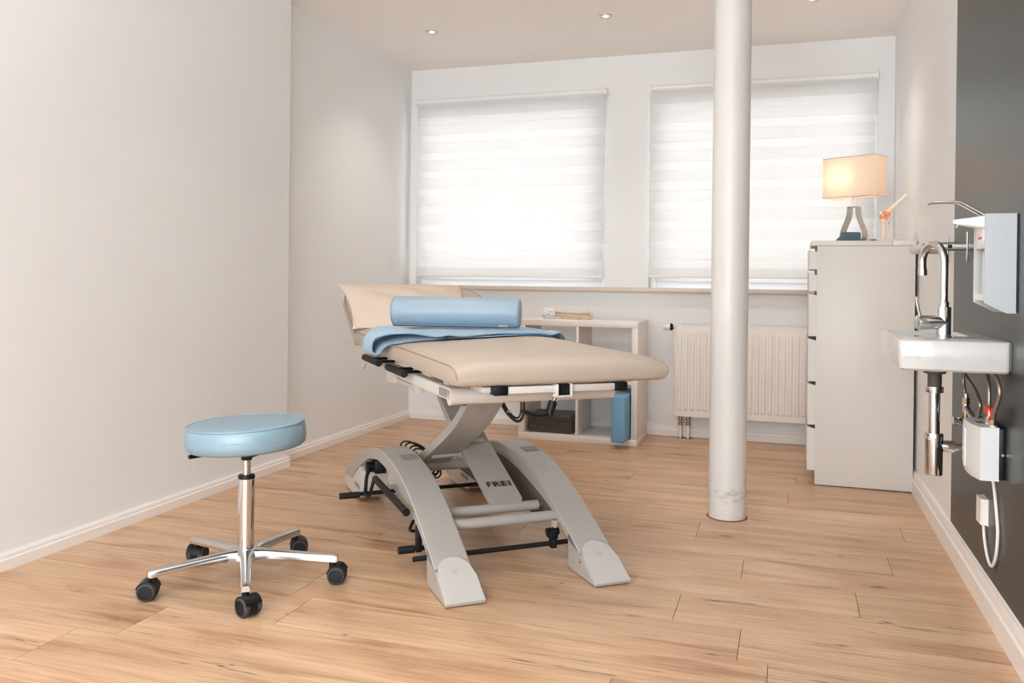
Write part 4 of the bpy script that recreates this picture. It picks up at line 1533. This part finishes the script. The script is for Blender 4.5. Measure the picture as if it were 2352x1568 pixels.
obj('valve_link', cyl(nb(), (-0.660, 5.585, 0.112), (-0.610, 5.585, 0.112), 0.006, n=12), brass_m, rt)

# ------------------------------------------------------------------ chest of drawers
CX0, CX1, CY0, CY1, CZ = 0.134, 0.585, 4.531, 4.931, 1.23
ct = thing('chest_of_drawers', 'tall cream white chest of drawers standing against the right wall', 'chest of drawers', (0.35, 4.73, 0))
bm = nb()
box(bm, CX0, CX1, CY0, CY0 + 0.016, 0.004, CZ - 0.026, 0.001)
obj('side_panel', bm, chest_m, ct)
obj('side_panel', box(nb(), CX0, CX1, CY1 - 0.016, CY1, 0.004, CZ - 0.026, 0.001), chest_m, ct)
obj('back_panel', box(nb(), CX1 - 0.008, CX1 - 0.001, CY0 + 0.016, CY1 - 0.016, 0.01, CZ - 0.026), chest_m, ct)
obj('plinth', box(nb(), CX0 + 0.004, CX0 + 0.02, CY0 + 0.016, CY1 - 0.016, 0.004, 0.075), chest_m, ct)
obj('top_board', box(nb(), 0.107, 0.4795, CY0 - 0.002, CY1 + 0.002, CZ - 0.025, CZ, 0.0012), chest_m, ct)
obj('rear_top_board', box(nb(), 0.4810, CX1 + 0.003, CY0 - 0.002, CY1 + 0.002, CZ - 0.025, CZ, 0.0012), chest_m, ct)
gapm = pmat('gap_shade', sc(60, 54, 50), 0.9)
obj('gap_shade_block', box(nb(), CX0 + 0.012, CX1 - 0.01, CY0 + 0.016, CY1 - 0.016, 0.076, CZ - 0.03), gapm, ct)  # dark block that paints shade into the gaps between drawers
for z0, z1 in ((1.086, 1.184), (0.977, 1.068), (0.749, 0.966), (0.522, 0.738), (0.304, 0.512), (0.075, 0.294)):
    bm = nb()
    prism(bm, [(0.096, z1), (CX0 - 0.002, z1 - 0.010), (CX0 + 0.006, z1 - 0.012), (CX0 + 0.006, z0), (0.098, z0)], lambda u, v, d: Vector((u, d, v)), CY0 + 0.001, CY1 - 0.001, 0.0008)
    obj('drawer', bm, chest_m, ct)

# ------------------------------------------------------------------ table lamp
LC = Vector((0.317, 4.735, CZ))
lt = thing('table_lamp', 'table lamp with rectangular cream shade and looped steel foot, switched on', 'lamp', tuple(LC), math.radians(150), pre=Matrix.Identity(4))
# local x: long side, local y: short side
hx, hy, z0, z1 = 0.142, 0.066, 0.232, 0.440
bm = nb()
ro, wt = 0.004, 0.0012
ring_o = [(-hx, -hy), (hx, -hy), (hx, hy), (-hx, hy)]


def rect_ring(hx, hy, z, r=0.006):
    pts = []
    for sx, sy, a0 in ((1, 1, 0), (-1, 1, 90), (-1, -1, 180), (1, -1, 270)):
        for k in range(4):
            an = math.radians(a0 + 30 * k)
            pts.append(Vector((sx * (hx - r) + r * math.cos(an), sy * (hy - r) + r * math.sin(an), z)))
    return pts


rings = [rect_ring(hx, hy, z0), rect_ring(hx - 0.002, hy - 0.002, (z0 + z1) / 2), rect_ring(hx, hy, z1), rect_ring(hx - wt, hy - wt, z1), rect_ring(hx - 0.002 - wt, hy - 0.002 - wt, (z0 + z1) / 2), rect_ring(hx - wt, hy - wt, z0), rect_ring(hx, hy, z0)]
loft(bm, rings, cap=False)
bmesh.ops.remove_doubles(bm, verts=bm.verts[:], dist=1e-6)
sh = obj('lamp_shade', bm, shade_m, lt, smooth=40)
bm = nb()
for z in (z0 + 0.001, z1 - 0.001):
    tube(bm, rect_ring(hx, hy, z), 0.0012, n=6, closed=True)
tube(bm, [(-hx + 0.003, 0, z0 + 0.012), (0, 0, z0 + 0.004), (hx - 0.003, 0, z0 + 0.012)], 0.0016, n=6)
tube(bm, [(0, -hy + 0.003, z0 + 0.012), (0, 0, z0 + 0.004), (0, hy - 0.003, z0 + 0.012)], 0.0016, n=6)
obj('shade_wire', bm, steel_m, sh)
# vase shaped steel loop
half = [(0.0, 0.001), (0.028, 0.001), (0.048, 0.008), (0.060, 0.026), (0.060, 0.048), (0.050, 0.080), (0.036, 0.112), (0.027, 0.142), (0.024, 0.172), (0.0235, 0.186)]
hc_ = [(p.x, p.y) for p in catmull([(a, b, 0) for a, b in half], 5)]
outl = hc_ + [(-a, b) for a, b in hc_[::-1][:-1]]
rings = []
tk = 0.0035
m_ = len(outl)
bm = nb()
O, I = [], []
for i, (a, b) in enumerate(outl):
    p, q = outl[i - 1], outl[(i + 1) % m_]
    tx, tz = q[0] - p[0], q[1] - p[1]
    ln = math.hypot(tx, tz) or 1
    nx, nz = -tz / ln, tx / ln
    O.append((a, b))
    I.append((a + nx * tk, b + nz * tk))
hw = 0.030
rings = []
for (a, b), (c, d) in zip(O, I):
    rings.append([Vector((a, -hw, b)), Vector((a, hw, b)), Vector((c, hw, d)), Vector((c, -hw, d))])
rings.append(rings[0])
loft(bm, rings, cap=False)
bmesh.ops.remove_doubles(bm, verts=bm.verts[:], dist=1e-6)
obj('lamp_foot', bm, steel_m, lt, smooth=40)
bm = nb()
for x in (-0.012, 0.012):
    box(bm, x - 0.006, x + 0.006, -0.004, 0.004, 0.184, 0.250, 0.001)
box(bm, -0.018, 0.018, -0.012, 0.012, 0.182, 0.188, 0.001)
obj('lamp_neck', bm, plwhite_m, lt)
obj('bulb_socket', lathe(nb(), [(0.0, 0.236), (0.016, 0.236), (0.016, 0.275), (0.0, 0.275)], 20), plwhite_m, lt)
obj('bulb', lathe(nb(), [(0.0, 0.275), (0.012, 0.276), (0.022, 0.300), (0.028, 0.325), (0.022, 0.350), (0.0, 0.358)], 20), lampbulb_m, lt)
pl_ = bpy.data.lights.new('lamp_glow', 'POINT')
pl_.energy = 0.75
pl_.color = (1.0, 0.76, 0.57)
pl_.shadow_soft_size = 0.03
po_ = bpy.data.objects.new('lamp_glow', pl_)
COL.objects.link(po_)
po_.parent = lt
po_.location = (0.055, 0.0, 0.335)

# ------------------------------------------------------------------ rolled exercise band
TC = Vector((0.293, 4.585, CZ))
eb = thing('exercise_band_roll', 'rolled dark teal exercise band lying in front of the lamp', 'exercise band', tuple(TC), math.radians(15), pre=Matrix.Identity(4))


def rr_path(hx, hy, r, n=5):
    pts = []
    for sx, sy, a0 in ((1, 1, 0), (-1, 1, 90), (-1, -1, 180), (1, -1, 270)):
        for k in range(n + 1):
            an = math.radians(a0 + 90 * k / n)
            pts.append(Vector((sx * (hx - r) + r * math.cos(an), sy * (hy - r) + r * math.sin(an), 0)))
    return pts


bm = nb()
for k, (g, zt) in enumerate(((0, 0.042), (0.0025, 0.0435), (0.005, 0.0425), (0.0075, 0.0445), (0.010, 0.0435))):
    o_ = rr_path(0.043 - g, 0.030 - g, 0.014)
    i_ = rr_path(0.043 - g - 0.0021, 0.030 - g - 0.0021, 0.0125)
    loft(bm, [[p + Vector((0, 0, 0.0005)) for p in o_], [p + Vector((0, 0, zt)) for p in o_], [p + Vector((0, 0, zt)) for p in i_], [p + Vector((0, 0, 0.0005)) for p in i_], [p + Vector((0, 0, 0.0005)) for p in o_]], cap=False)
loft(bm, [[p + Vector((0, 0, z_)) for p in rr_path(0.030, 0.018, 0.010)] for z_ in (0.0005, 0.0415)])
obj('roll', bm, teal_m, eb, smooth=40)
bm = nb()
loft(bm, [[Vector(p) for p in ring] for ring in (
    [(-0.030, -0.031, 0.001), (-0.030, -0.031, 0.040), (-0.030, -0.033, 0.040), (-0.030, -0.033, 0.001)],
    [(-0.050, -0.033, 0.001), (-0.046, -0.024, 0.037), (-0.048, -0.025, 0.037), (-0.051, -0.036, 0.001)],
    [(-0.062, -0.036, 0.0005), (-0.062, -0.014, 0.018), (-0.063, -0.015, 0.019), (-0.063, -0.038, 0.0015)],
    [(-0.074, -0.034, 0.0005), (-0.076, -0.006, 0.002), (-0.0765, -0.006, 0.003), (-0.0745, -0.034, 0.002)])])
obj('loose_end', bm, teal_m, eb, smooth=50)

# ------------------------------------------------------------------ knee joint model
KB = Vector((0.465, 4.74, CZ))
km = thing('knee_joint_model', 'knee joint model with orange ligaments on a cream base beside the lamp', 'anatomical model', tuple(KB), pre=Matrix.Identity(4))
rotk = Matrix.Rotation(math.radians(35), 4, 'Z')
kbse = obj('base', box(nb(), -0.066, 0.066, -0.048, 0.048, 0.0003, 0.019, 0.002, mat=rotk), bonel_m, km)
mt_ = rotk @ axes(Vector((-0.0665, 0.0, 0.0095)), (0, -1, 0), (0, 0, 1))
bm = nb()
rr = random.Random(11)
for i in range(7):
    if i == 3:
        lathe(bm, [(0.0025, -0.0006), (0.0050, -0.0006), (0.0050, 0.0006), (0.0025, 0.0006), (0.0025, -0.0006)], 14, mt_)
        continue
    x = -0.019 + i * 0.0062
    box(bm, x - 0.0022, x - 0.0010, -0.0035, 0.0040, -0.0006, 0.0006, mat=mt_)
    box(bm, x - 0.0022, x + 0.0022, 0.0020, 0.0036, -0.0006, 0.0006, mat=mt_)
    if i % 2:
        box(bm, x + 0.0010, x + 0.0022, -0.0035, 0.0030, -0.0006, 0.0006, mat=mt_)
obj('base_print', bm, ink_m, kbse)
lx = Vector((0.949, 0.314, 0))     # sideways as seen from the room
bone('shin_bone', [lx * -0.006 + Vector((0, 0, 0.018)), lx * -0.006 + Vector((0, 0, 0.06)), lx * -0.008 + Vector((0, 0, 0.105)), lx * -0.010 + Vector((0, 0, 0.125))], [0.0105, 0.0095, 0.0095, 0.012, 0.017, 0.015], km, bonel_m)
bone('calf_bone', [lx * 0.010 + Vector((0, 0, 0.018)), lx * 0.011 + Vector((0, 0, 0.06)), lx * 0.010 + Vector((0, 0, 0.10))], [0.006, 0.005, 0.005, 0.007], km, bonel_m)
bone('thigh_bone', [lx * 0.010 + Vector((0, 0, 0.148)), lx * 0.035 + Vector((0, 0, 0.176)), lx * 0.075 + Vector((0, 0, 0.212)), lx * 0.112 + Vector((0, 0, 0.245))], [0.016, 0.011, 0.0095, 0.0095, 0.0105, 0.0110], km, bonel_m)
bm = nb()
sphere(bm, lx * 0.012 + Vector((0, 0, 0.148)), 0.018, 0.017, 0.016)
sphere(bm, lx * -0.010 + Vector((0, 0, 0.124)), 0.017, 0.017, 0.010)
tube(bm, [lx * -0.020 + Vector((0, -0.004, 0.118)), lx * -0.024 + Vector((0, -0.004, 0.138)), lx * -0.018 + Vector((0, -0.004, 0.152)), lx * 0.0 + Vector((0, -0.004, 0.158))], 0.0045, n=8, smooth_k=5)
tube(bm, [lx * 0.014 + Vector((0, 0, 0.085)), lx * 0.018 + Vector((0, 0, 0.100)), lx * 0.022 + Vector((0, 0, 0.104))], 0.004, n=8, smooth_k=4)
tube(bm, [lx * 0.02 + Vector((0, -0.006, 0.145)), lx * 0.010 + Vector((0, -0.01, 0.128)), lx * 0.004 + Vector((0, -0.01, 0.116))], 0.006, n=8, smooth_k=4)
obj('ligaments', bm, orange_m, km)
bone('kneecap', [lx * -0.022 + Vector((0, -0.006, 0.140)), lx * -0.018 + Vector((0, -0.008, 0.156))], [0.004, 0.009, 0.005], km, bonel_m)

# ------------------------------------------------------------------ wash basin corner
def rrect(x0, x1, y0, y1, r, z, n=5):
    pts = []
    for cx, cy, a0 in ((x1 - r, y1 - r, 0), (x0 + r, y1 - r, 90), (x0 + r, y0 + r, 180), (x1 - r, y0 + r, 270)):
        for k in range(n + 1):
            an = math.radians(a0 + 90 * k / n)
            pts.append(Vector((cx + r * math.cos(an), cy + r * math.sin(an), z)))
    return pts


BX0, BX1, BY0, BY1, BZ0, BZ1 = 0.307, XR - 0.0025, 2.710, 3.270, 0.764, 0.854
wb = thing('wash_basin', 'small rectangular white ceramic wash basin on the grey wall', 'wash basin', (0.6, 2.99, BZ0))
bm = nb()
rings = [rrect(BX0 + 0.03, BX1, BY0 + 0.03, BY1 - 0.03, 0.02, BZ0 + 0.006), rrect(BX0 + 0.012, BX1, BY0 + 0.009, BY1 - 0.009, 0.016, BZ0), rrect(BX0 + 0.004, BX1, BY0 + 0.002, BY1 - 0.002, 0.014, BZ0 + 0.006), rrect(BX0 + 0.001, BX1, BY0 + 0.0005, BY1 - 0.0005, 0.013, BZ0 + 0.03), rrect(BX0, BX1, BY0, BY1, 0.012, BZ1 - 0.007),
         rrect(BX0 + 0.002, BX1, BY0 + 0.002, BY1 - 0.002, 0.011, BZ1 - 0.002), rrect(BX0 + 0.006, BX1, BY0 + 0.006, BY1 - 0.006, 0.009, BZ1),
         rrect(BX0 + 0.022, BX1 - 0.055, 2.965, BY1 - 0.028, 0.022, BZ1), rrect(BX0 + 0.026, BX1 - 0.059, 2.969, BY1 - 0.032, 0.022, BZ1 - 0.004), rrect(BX0 + 0.036, BX1 - 0.068, 2.985, BY1 - 0.045, 0.03, BZ1 - 0.05), rrect(BX0 + 0.075, BX1 - 0.10, 3.03, BY1 - 0.085, 0.03, BZ1 - 0.066)]
loft(bm, rings)
obj('basin_body', bm, cera_m, wb, smooth=40)
obj('drain_flange', lathe(nb(), [(0.0, 0.0), (0.020, 0.0), (0.022, 0.0015), (0.020, 0.003), (0.0, 0.002)], 24, Matrix.Translation((0.445, 3.115, BZ1 - 0.0665))), chrome_m, wb)
seal_m = pmat('grey_silicone', sc(128, 126, 120), 0.6, var=0.1, vscale=60)
obj('silicone_joint', tube(nb(), [(XR - 0.0035, BY0, BZ0 + 0.01), (XR - 0.0035, BY0, BZ1 - 0.004), (XR - 0.0035, BY0 + 0.004, BZ1), (XR - 0.0035, BY1 - 0.01, BZ1)], 0.0014, n=6), seal_m, wb)

# mixer tap
TP = Vector((0.452, 2.885, BZ1))
tp = thing('mixer_tap', 'chrome mixer tap with tall curved spout on the wash basin', 'tap', tuple(TP), pre=Matrix.Translation((0, 0, 0)))
obj('tap_body', lathe(nb(), [(0.0, 0.0005), (0.0235, 0.0005), (0.0235, 0.004), (0.0215, 0.006), (0.0215, 0.092), (0.0205, 0.094), (0.0, 0.094)], 36), chrome_m, tp)
obj('spout_collar', lathe(nb(), [(0.0, 0.094), (0.0150, 0.094), (0.0150, 0.108), (0.0140, 0.110), (0.0, 0.110)], 28), chrome_m, tp)
sd = Vector((-0.42, 0.91, 0)).normalized()
pts = [Vector((0, 0, 0.106)), Vector((0, 0, 0.16)), Vector((0, 0, 0.225))]
Rr = 0.056
for k in range(1, 13):
    an = PI - PI * 1.03 * k / 12
    pts.append(sd * (Rr + Rr * math.cos(an)) + Vector((0, 0, 0.232 + Rr * math.sin(an))))
pts.append(pts[-1] + Vector((0, 0, -0.020)) - sd * 0.001)
sp = obj('spout', tube(nb(), pts, 0.0118, n=20, smooth_k=3), chrome_m, tp)
e = pts[-1]
obj('aerator', cyl(nb(), e + Vector((0, 0, 0.004)), e + Vector((0, 0, -0.016)), 0.0135, n=24), chrome_m, sp)
hd = Vector((-0.93, -0.30, 0)).normalized()
mh = axes(Vector((0, 0, 0.046)), hd.cross(Vector((0, 0, 1))), (0, 0, 1))
if (mh.to_3x3() @ Vector((0, 0, 1))).dot(hd) < 0:
    mh = axes(Vector((0, 0, 0.046)), Vector((0, 0, 1)).cross(hd), (0, 0, 1))
obj('cartridge_housing', lathe(nb(), [(0.0, 0.0), (0.0215, 0.0), (0.0215, 0.046), (0.0, 0.046)], 32, mh), chrome_m, tp)
hk = obj('handle_cap', lathe(nb(), [(0.0, 0.0470), (0.0225, 0.0470), (0.0225, 0.074), (0.0205, 0.081), (0.0, 0.085)], 32, mh), chrome_m, tp)
obj('lever_pin', tube(nb(), [hd * 0.072 + Vector((0, 0, 0.066)), hd * 0.078 + Vector((0, 0, 0.09)), hd * 0.085 + Vector((0, 0, 0.124))], 0.0052, n=12, smooth_k=4), chrome_m, hk)

# bottle trap under the basin
DX, DY = 0.462, 3.10
bt_ = thing('bottle_trap', 'chrome bottle trap hanging under the wash basin', 'drain pipe', (DX, DY, 0.388), pre=Matrix.Identity(4))
Z = lambda prof: [(r, z - 0.388) for r, z in prof]
obj('strainer_body', lathe(nb(), Z([(0.0, 0.722), (0.020, 0.722), (0.034, 0.732), (0.038, 0.740), (0.038, 0.7635), (0.0, 0.7635)]), 32), cera_m, bt_)
obj('strainer_nut', lathe(nb(), Z([(0.0, 0.680), (0.0215, 0.680), (0.0215, 0.720), (0.034, 0.724), (0.034, 0.730), (0.0, 0.730)]), 28), inner_m, bt_)
obj('upper_nut', lathe(nb(), Z([(0.0, 0.660), (0.0265, 0.660), (0.0272, 0.664), (0.0272, 0.680), (0.0, 0.680)]), 28), chrome_m, bt_)
obj('inlet_pipe', lathe(nb(), Z([(0.0, 0.50), (0.0172, 0.50), (0.0172, 0.662), (0.0, 0.662)]), 28), chrome_m, bt_)
obj('trap_cup', lathe(nb(), Z([(0.0, 0.388), (0.0255, 0.388), (0.0268, 0.392), (0.0275, 0.512), (0.0, 0.512)]), 32), chrome_m, bt_)
obj('trap_nut', lathe(nb(), Z([(0.0, 0.505), (0.0285, 0.505), (0.0285, 0.520), (0.0262, 0.527), (0.0, 0.527)]), 32), chrome_m, bt_)
out_ = obj('outlet_pipe', cyl(nb(), (0.0, 0, 0.096), (XR - 0.003 - DX, 0, 0.096), 0.0145, n=24), chrome_m, bt_)
obj('outlet_nut', cyl(nb(), (0.026, 0, 0.096), (0.060, 0, 0.096), 0.0205, n=24), chrome_m, out_)
obj('wall_rosette', cyl(nb(), (XR - 0.007 - DX, 0, 0.096), (XR - 0.0022 - DX, 0, 0.096), 0.032, 0.034, n=28), chrome_m, out_)

# angle valve with hoses
av = thing('angle_valve', 'chrome angle valve with ribbed knob on the grey wall under the basin', 'valve', (XR, 3.105, 0.575))
obj('valve_body', cyl(nb(), (0.545, 3.105, 0.572), (XR - 0.003, 3.105, 0.575), 0.0085, n=18), brass_m, av)
obj('wall_rosette', cyl(nb(), (XR - 0.012, 3.105, 0.575), (XR - 0.0022, 3.105, 0.575), 0.012, 0.024, n=24), chrome_m, av)
bm = nb()
prof = []
for k in range(24):
    an = 2 * PI * k / 24
    r_ = 0.0155 if k % 4 < 2 else 0.0135
    prof.append((r_ * math.cos(an), r_ * math.sin(an)))
prism(bm, prof, lambda u, v, d: Vector((d, 3.105 + u, 0.571 + v)), 0.519, 0.543, 0.0015)
obj('knob', bm, chrome_m, av)
obj('riser', cyl(nb(), (0.556, 3.105, 0.572), (0.556, 3.105, 0.60), 0.0095, n=16), brass_m, av)
obj('hex_nut', cyl(nb(), (0.556, 3.105, 0.626), (0.556, 3.105, 0.646), 0.0125, n=6), brass_m, av)
obj('tee', tube(nb(), [(0.556, 3.105, 0.600), (0.556, 3.105, 0.626)], 0.0100, n=16), chrome_m, av)
obj('tee_branch', tube(nb(), [(0.556, 3.105, 0.616), (0.562, 3.07, 0.600), (0.566, 3.04, 0.588)], 0.0095, n=14), chrome_m, av)
blue_m = pmat('blue_valve_mark', sc(98, 156, 192), 0.5)
obj('blue_mark', tube(nb(), [(0.5655, 3.044, 0.589), (0.5675, 3.030, 0.583)], 0.0098, n=14), blue_m, av)


def hose(label, pts, ends=()):
    P = [Vector(p) for p in pts]
    t = thing('flexible_hose', label, 'hose', tuple(P[-1]), group='braided hoses under the basin')
    h = obj('braid', tube(nb(), P, 0.0058, n=12, smooth_k=8), braid_m, t, smooth=60)
    for a, b in ends:
        obj('ferrule', cyl(nb(), a, b, 0.0078, n=14), steel_m, t)
    return t


hose('braided hose running straight down from basin to angle valve', [(0.552, 3.09, 0.758), (0.551, 3.125, 0.71), (0.553, 3.115, 0.67), (0.556, 3.105, 0.646)], [((0.556, 3.105, 0.646), (0.556, 3.105, 0.660))])
hose('braided hose curving from basin round to the side of the angle valve', [(0.556, 3.24, 0.758), (0.558, 3.14, 0.72), (0.562, 3.016, 0.690), (0.565, 2.940, 0.652), (0.566, 2.955, 0.615), (0.566, 2.985, 0.594), (0.567, 3.018, 0.5815)])
hose('straight braided hose between basin and the rear port of the water heater', [(0.570, 2.885, 0.758), (0.570, 2.850, 0.72), (0.570, 2.838, 0.68), (0.570, 2.842, 0.625)], [((0.570, 2.842, 0.604), (0.570, 2.842, 0.626))])
hose('bowed braided hose between basin and the front port of the water heater', [(0.570, 2.83, 0.758), (0.570, 2.755, 0.752), (0.570, 2.712, 0.725), (0.570, 2.715, 0.695), (0.570, 2.765, 0.650), (0.570, 2.786, 0.622)], [((0.570, 2.787, 0.604), (0.570, 2.786, 0.624))])

# small water heater
wh_ = thing('water_heater', 'compact white instantaneous water heater on the grey wall', 'water heater', (0.6, 2.87, 0.447))
sec = [(XR - 0.016, 2.772), (0.536, 2.772), (0.517, 2.832), (0.514, 2.90), (0.522, 2.96), (XR - 0.016, 2.985)]
f3 = lambda u, v, d: Vector((u, v, d))
bm = nb()
cxs = 0.575
rings = []
for z, k in ((0.447, 0.72), (0.456, 0.88), (0.475, 1.0), (0.575, 1.0), (0.594, 0.92), (0.602, 0.80)):
    ring = []
    for i, (x, y) in enumerate(sec):
        if i in (2, 3, 4):
            x2 = 0.540 + (x - 0.540) * k
        else:
            x2 = x
        ring.append(Vector((x2, y, z)))
    rings.append(ring)
loft(bm, rings)
hb = obj('casing', bm, heat_m, wh_, smooth=18)
obj('back_plate', box(nb(), XR - 0.017, XR - 0.0022, 2.768, 2.982, 0.452, 0.600, 0.002), dark_m, wh_)
obj('front_strip', box(nb(), 0.5105, 0.5150, 2.862, 2.884, 0.47, 0.585, 0.001), heat_m, wh_)
for y in (2.842, 2.787):
    c = obj('water_port', cyl(nb(), (0.570, y, 0.598), (0.570, y, 0.612), 0.008, n=16), heat_m, wh_)
    obj('port_nut', cyl(nb(), (0.570, y, 0.608), (0.570, y, 0.622), 0.0115, n=6), brass_m, c)
obj('fixing_screw', cyl(nb(), (XR - 0.009, 2.769, 0.525), (XR - 0.009, 2.764, 0.525), 0.004, n=12), chrome_m, wh_)
bm = nb()
for k in range(5):
    box(bm, 0.543 + 0.004 * k, 0.5455 + 0.004 * k, 2.85, 2.90 - 0.006 * (k % 3), 0.6015, 0.6022)
obj('type_print', bm, ink_m, wh_)
# red tag on the hose
rtag = thing('hose_tag', 'red paper tag wrapped round the water heater hoses', 'tag', (0.57, 2.80, 0.635))
obj('tag_wrap', cyl(nb(), (0.5695, 2.793, 0.630), (0.570, 2.780, 0.654), 0.0098, n=16), red_m, rtag)
obj('tag_flap', box(nb(), 0.560, 0.562, 2.790, 2.862, 0.632, 0.658, 0.0005), red_m, rtag)
bm = nb()
mt_ = axes(Vector((0.5594, 2.786, 0.642)), (0, -1, 0), (0, 0, 1))
box(bm, -0.006, -0.004, -0.008, 0.008, -0.002, 0.0012, mat=mt_)
box(bm, 0.003, 0.005, -0.008, 0.005, -0.002, 0.0012, mat=mt_)
obj('tag_print', bm, plwhite_m, rtag)

# cable and connection box
cbx = thing('connection_box', 'small white cable connection box on the grey wall below the heater', 'junction box', (0.6, 2.995, 0.267))
obj('lid', prism(nb(), [(XR - 0.0025, 2.966), (0.583, 2.970), (0.578, 2.976), (0.577, 3.035), (XR - 0.0025, 3.04)], f3, 0.267, 0.348, 0.001), plwhite_m, cbx)
obj('base_plate', box(nb(), XR - 0.005, XR - 0.0022, 2.964, 3.042, 0.265, 0.349), plwhite_m, cbx)
pc = thing('power_cable', 'white power cable looping from water heater down to the connection box', 'cable', (0.592, 2.86, 0.17))
obj('cable', tube(nb(), [(0.585, 2.862, 0.452), (0.590, 2.850, 0.40), (0.592, 2.832, 0.345), (0.592, 2.812, 0.29), (0.592, 2.826, 0.224), (0.592, 2.862, 0.180), (0.592, 2.900, 0.166), (0.592, 2.945, 0.182), (0.592, 2.985, 0.222), (0.591, 2.998, 0.267)], 0.0048, n=12, smooth_k=8), plwhite_m, pc)

# soap dispenser with elbow lever
sd_ = thing('soap_dispenser', 'white and silver wall soap dispenser with steel elbow lever', 'soap dispenser', (0.6, 2.72, 0.94))
pan = [(0.517, 1.215), (XR - 0.004, 1.215), (XR - 0.004, 0.938), (0.572, 0.938), (0.517, 0.966)]
fy = lambda u, v, d: Vector((u, d, v))
obj('near_side_panel', prism(nb(), pan, fy, 2.652, 2.658, 0.001), silver_m, sd_)
obj('far_side_panel', prism(nb(), pan, fy, 2.797, 2.803, 0.001), silver_m, sd_)
obj('back_plate', box(nb(), XR - 0.006, XR - 0.0022, 2.650, 2.805, 0.940, 1.214), dark_m, sd_)
obj('upper_cover', box(nb(), 0.521, XR - 0.008, 2.659, 2.796, 1.120, 1.212, 0.004), plwhite_m, sd_)
obj('label_plate', box(nb(), 0.5196, 0.5215, 2.680, 2.778, 1.128, 1.172, 0.0008), plwhite_m, sd_)
bm = nb()
for k in range(7):
    box(bm, 0.5186, 0.5198, 2.705 + 0.0068 * k, 2.7095 + 0.0068 * k, 1.147, 1.1525 + 0.001 * (k % 2))
obj('red_print', bm, inkred_m, sd_)
obj('bottle', box(nb(), 0.534, XR - 0.02, 2.672, 2.784, 0.985, 1.120, 0.012, 3), plwhite_m, sd_)
obj('tray', prism(nb(), [(0.522, 0.990), (XR - 0.008, 0.990), (XR - 0.008, 0.958), (0.548, 0.958), (0.522, 0.972)], fy, 2.659, 2.796, 0.003), plwhite_m, sd_)
bm = nb()
rings = []
for x, zt, zb, hw_ in ((0.540, 1.214, 1.172, 0.030), (0.522, 1.2135, 1.1765, 0.030), (0.49, 1.208, 1.182, 0.022), (0.455, 1.2035, 1.189, 0.015), (0.446, 1.201, 1.191, 0.011)):
    rings.append([Vector((x, 2.715 - hw_, zb + 0.004)), Vector((x, 2.715 - hw_ * 0.8, zb)), Vector((x, 2.715 + hw_ * 0.8, zb)), Vector((x, 2.715 + hw_, zb + 0.004)), Vector((x, 2.715 + hw_, zt - 0.004)), Vector((x, 2.715 + hw_ * 0.8, zt)), Vector((x, 2.715 - hw_ * 0.8, zt)), Vector((x, 2.715 - hw_, zt - 0.004))])
loft(bm, rings)
arm_ = obj('nozzle_arm', bm, plwhite_m, sd_, smooth=40)
obj('nozzle', cyl(nb(), (0.462, 2.715, 1.192), (0.455, 2.715, 1.180), 0.003, n=12), steel_m, arm_)
lp = [(0.528, 2.690, 1.212), (0.497, 2.690, 1.231), (0.468, 2.690, 1.2485), (0.455, 2.690, 1.2525), (0.42, 2.692, 1.2535), (0.393, 2.697, 1.2525), (0.382, 2.715, 1.248), (0.393, 2.733, 1.2525), (0.42, 2.738, 1.2535), (0.455, 2.740, 1.2525), (0.468, 2.740, 1.2485), (0.497, 2.740, 1.231), (0.528, 2.740, 1.212)]
obj('elbow_lever', tube(nb(), lp, 0.0028, n=10, smooth_k=4), steel_m, sd_)

# U shaped rail
gr = thing('wall_rail', 'short U shaped steel rail on the right wall between dispenser and chest', 'rail', (0.6, 3.55, 1.15))
up_ = [(XR - 0.004, 3.353, 1.152), (0.54, 3.353, 1.152), (0.495, 3.355, 1.151), (0.468, 3.375, 1.150), (0.458, 3.42, 1.150), (0.456, 3.55, 1.150), (0.458, 3.675, 1.151), (0.468, 3.72, 1.152), (0.495, 3.739, 1.153), (0.54, 3.741, 1.153), (XR - 0.004, 3.741, 1.153)]
u = obj('bent_bar', tube(nb(), up_, 0.0075, n=16, smooth_k=4, ry=0.0155), steel_m, gr)
for y in (3.353, 3.741):
    b = obj('wall_plate', box(nb(), XR - 0.0055, XR - 0.0022, y - 0.009, y + 0.009, 1.100, 1.204, 0.001), steel_m, gr)
    for z in (1.112, 1.190):
        obj('screw', cyl(nb(), (XR - 0.0055, y, z), (XR - 0.009, y, z), 0.004, 0.003, n=12), brass_m, b)
obj('hex_screw', cyl(nb(), (0.542, 3.3462, 1.152), (0.542, 3.3425, 1.152), 0.0075, n=18), dark_m, u)

# ------------------------------------------------------------------ render behaviour (path lengths only)
scene.cycles.use_light_tree = False
scene.cycles.adaptive_threshold = 0.12
scene.cycles.adaptive_min_samples = 16
scene.cycles.max_bounces = 8
scene.cycles.diffuse_bounces = 7
scene.cycles.glossy_bounces = 3
scene.cycles.transmission_bounces = 5
scene.cycles.transparent_max_bounces = 8
scene.cycles.caustics_reflective = False
scene.cycles.caustics_refractive = False
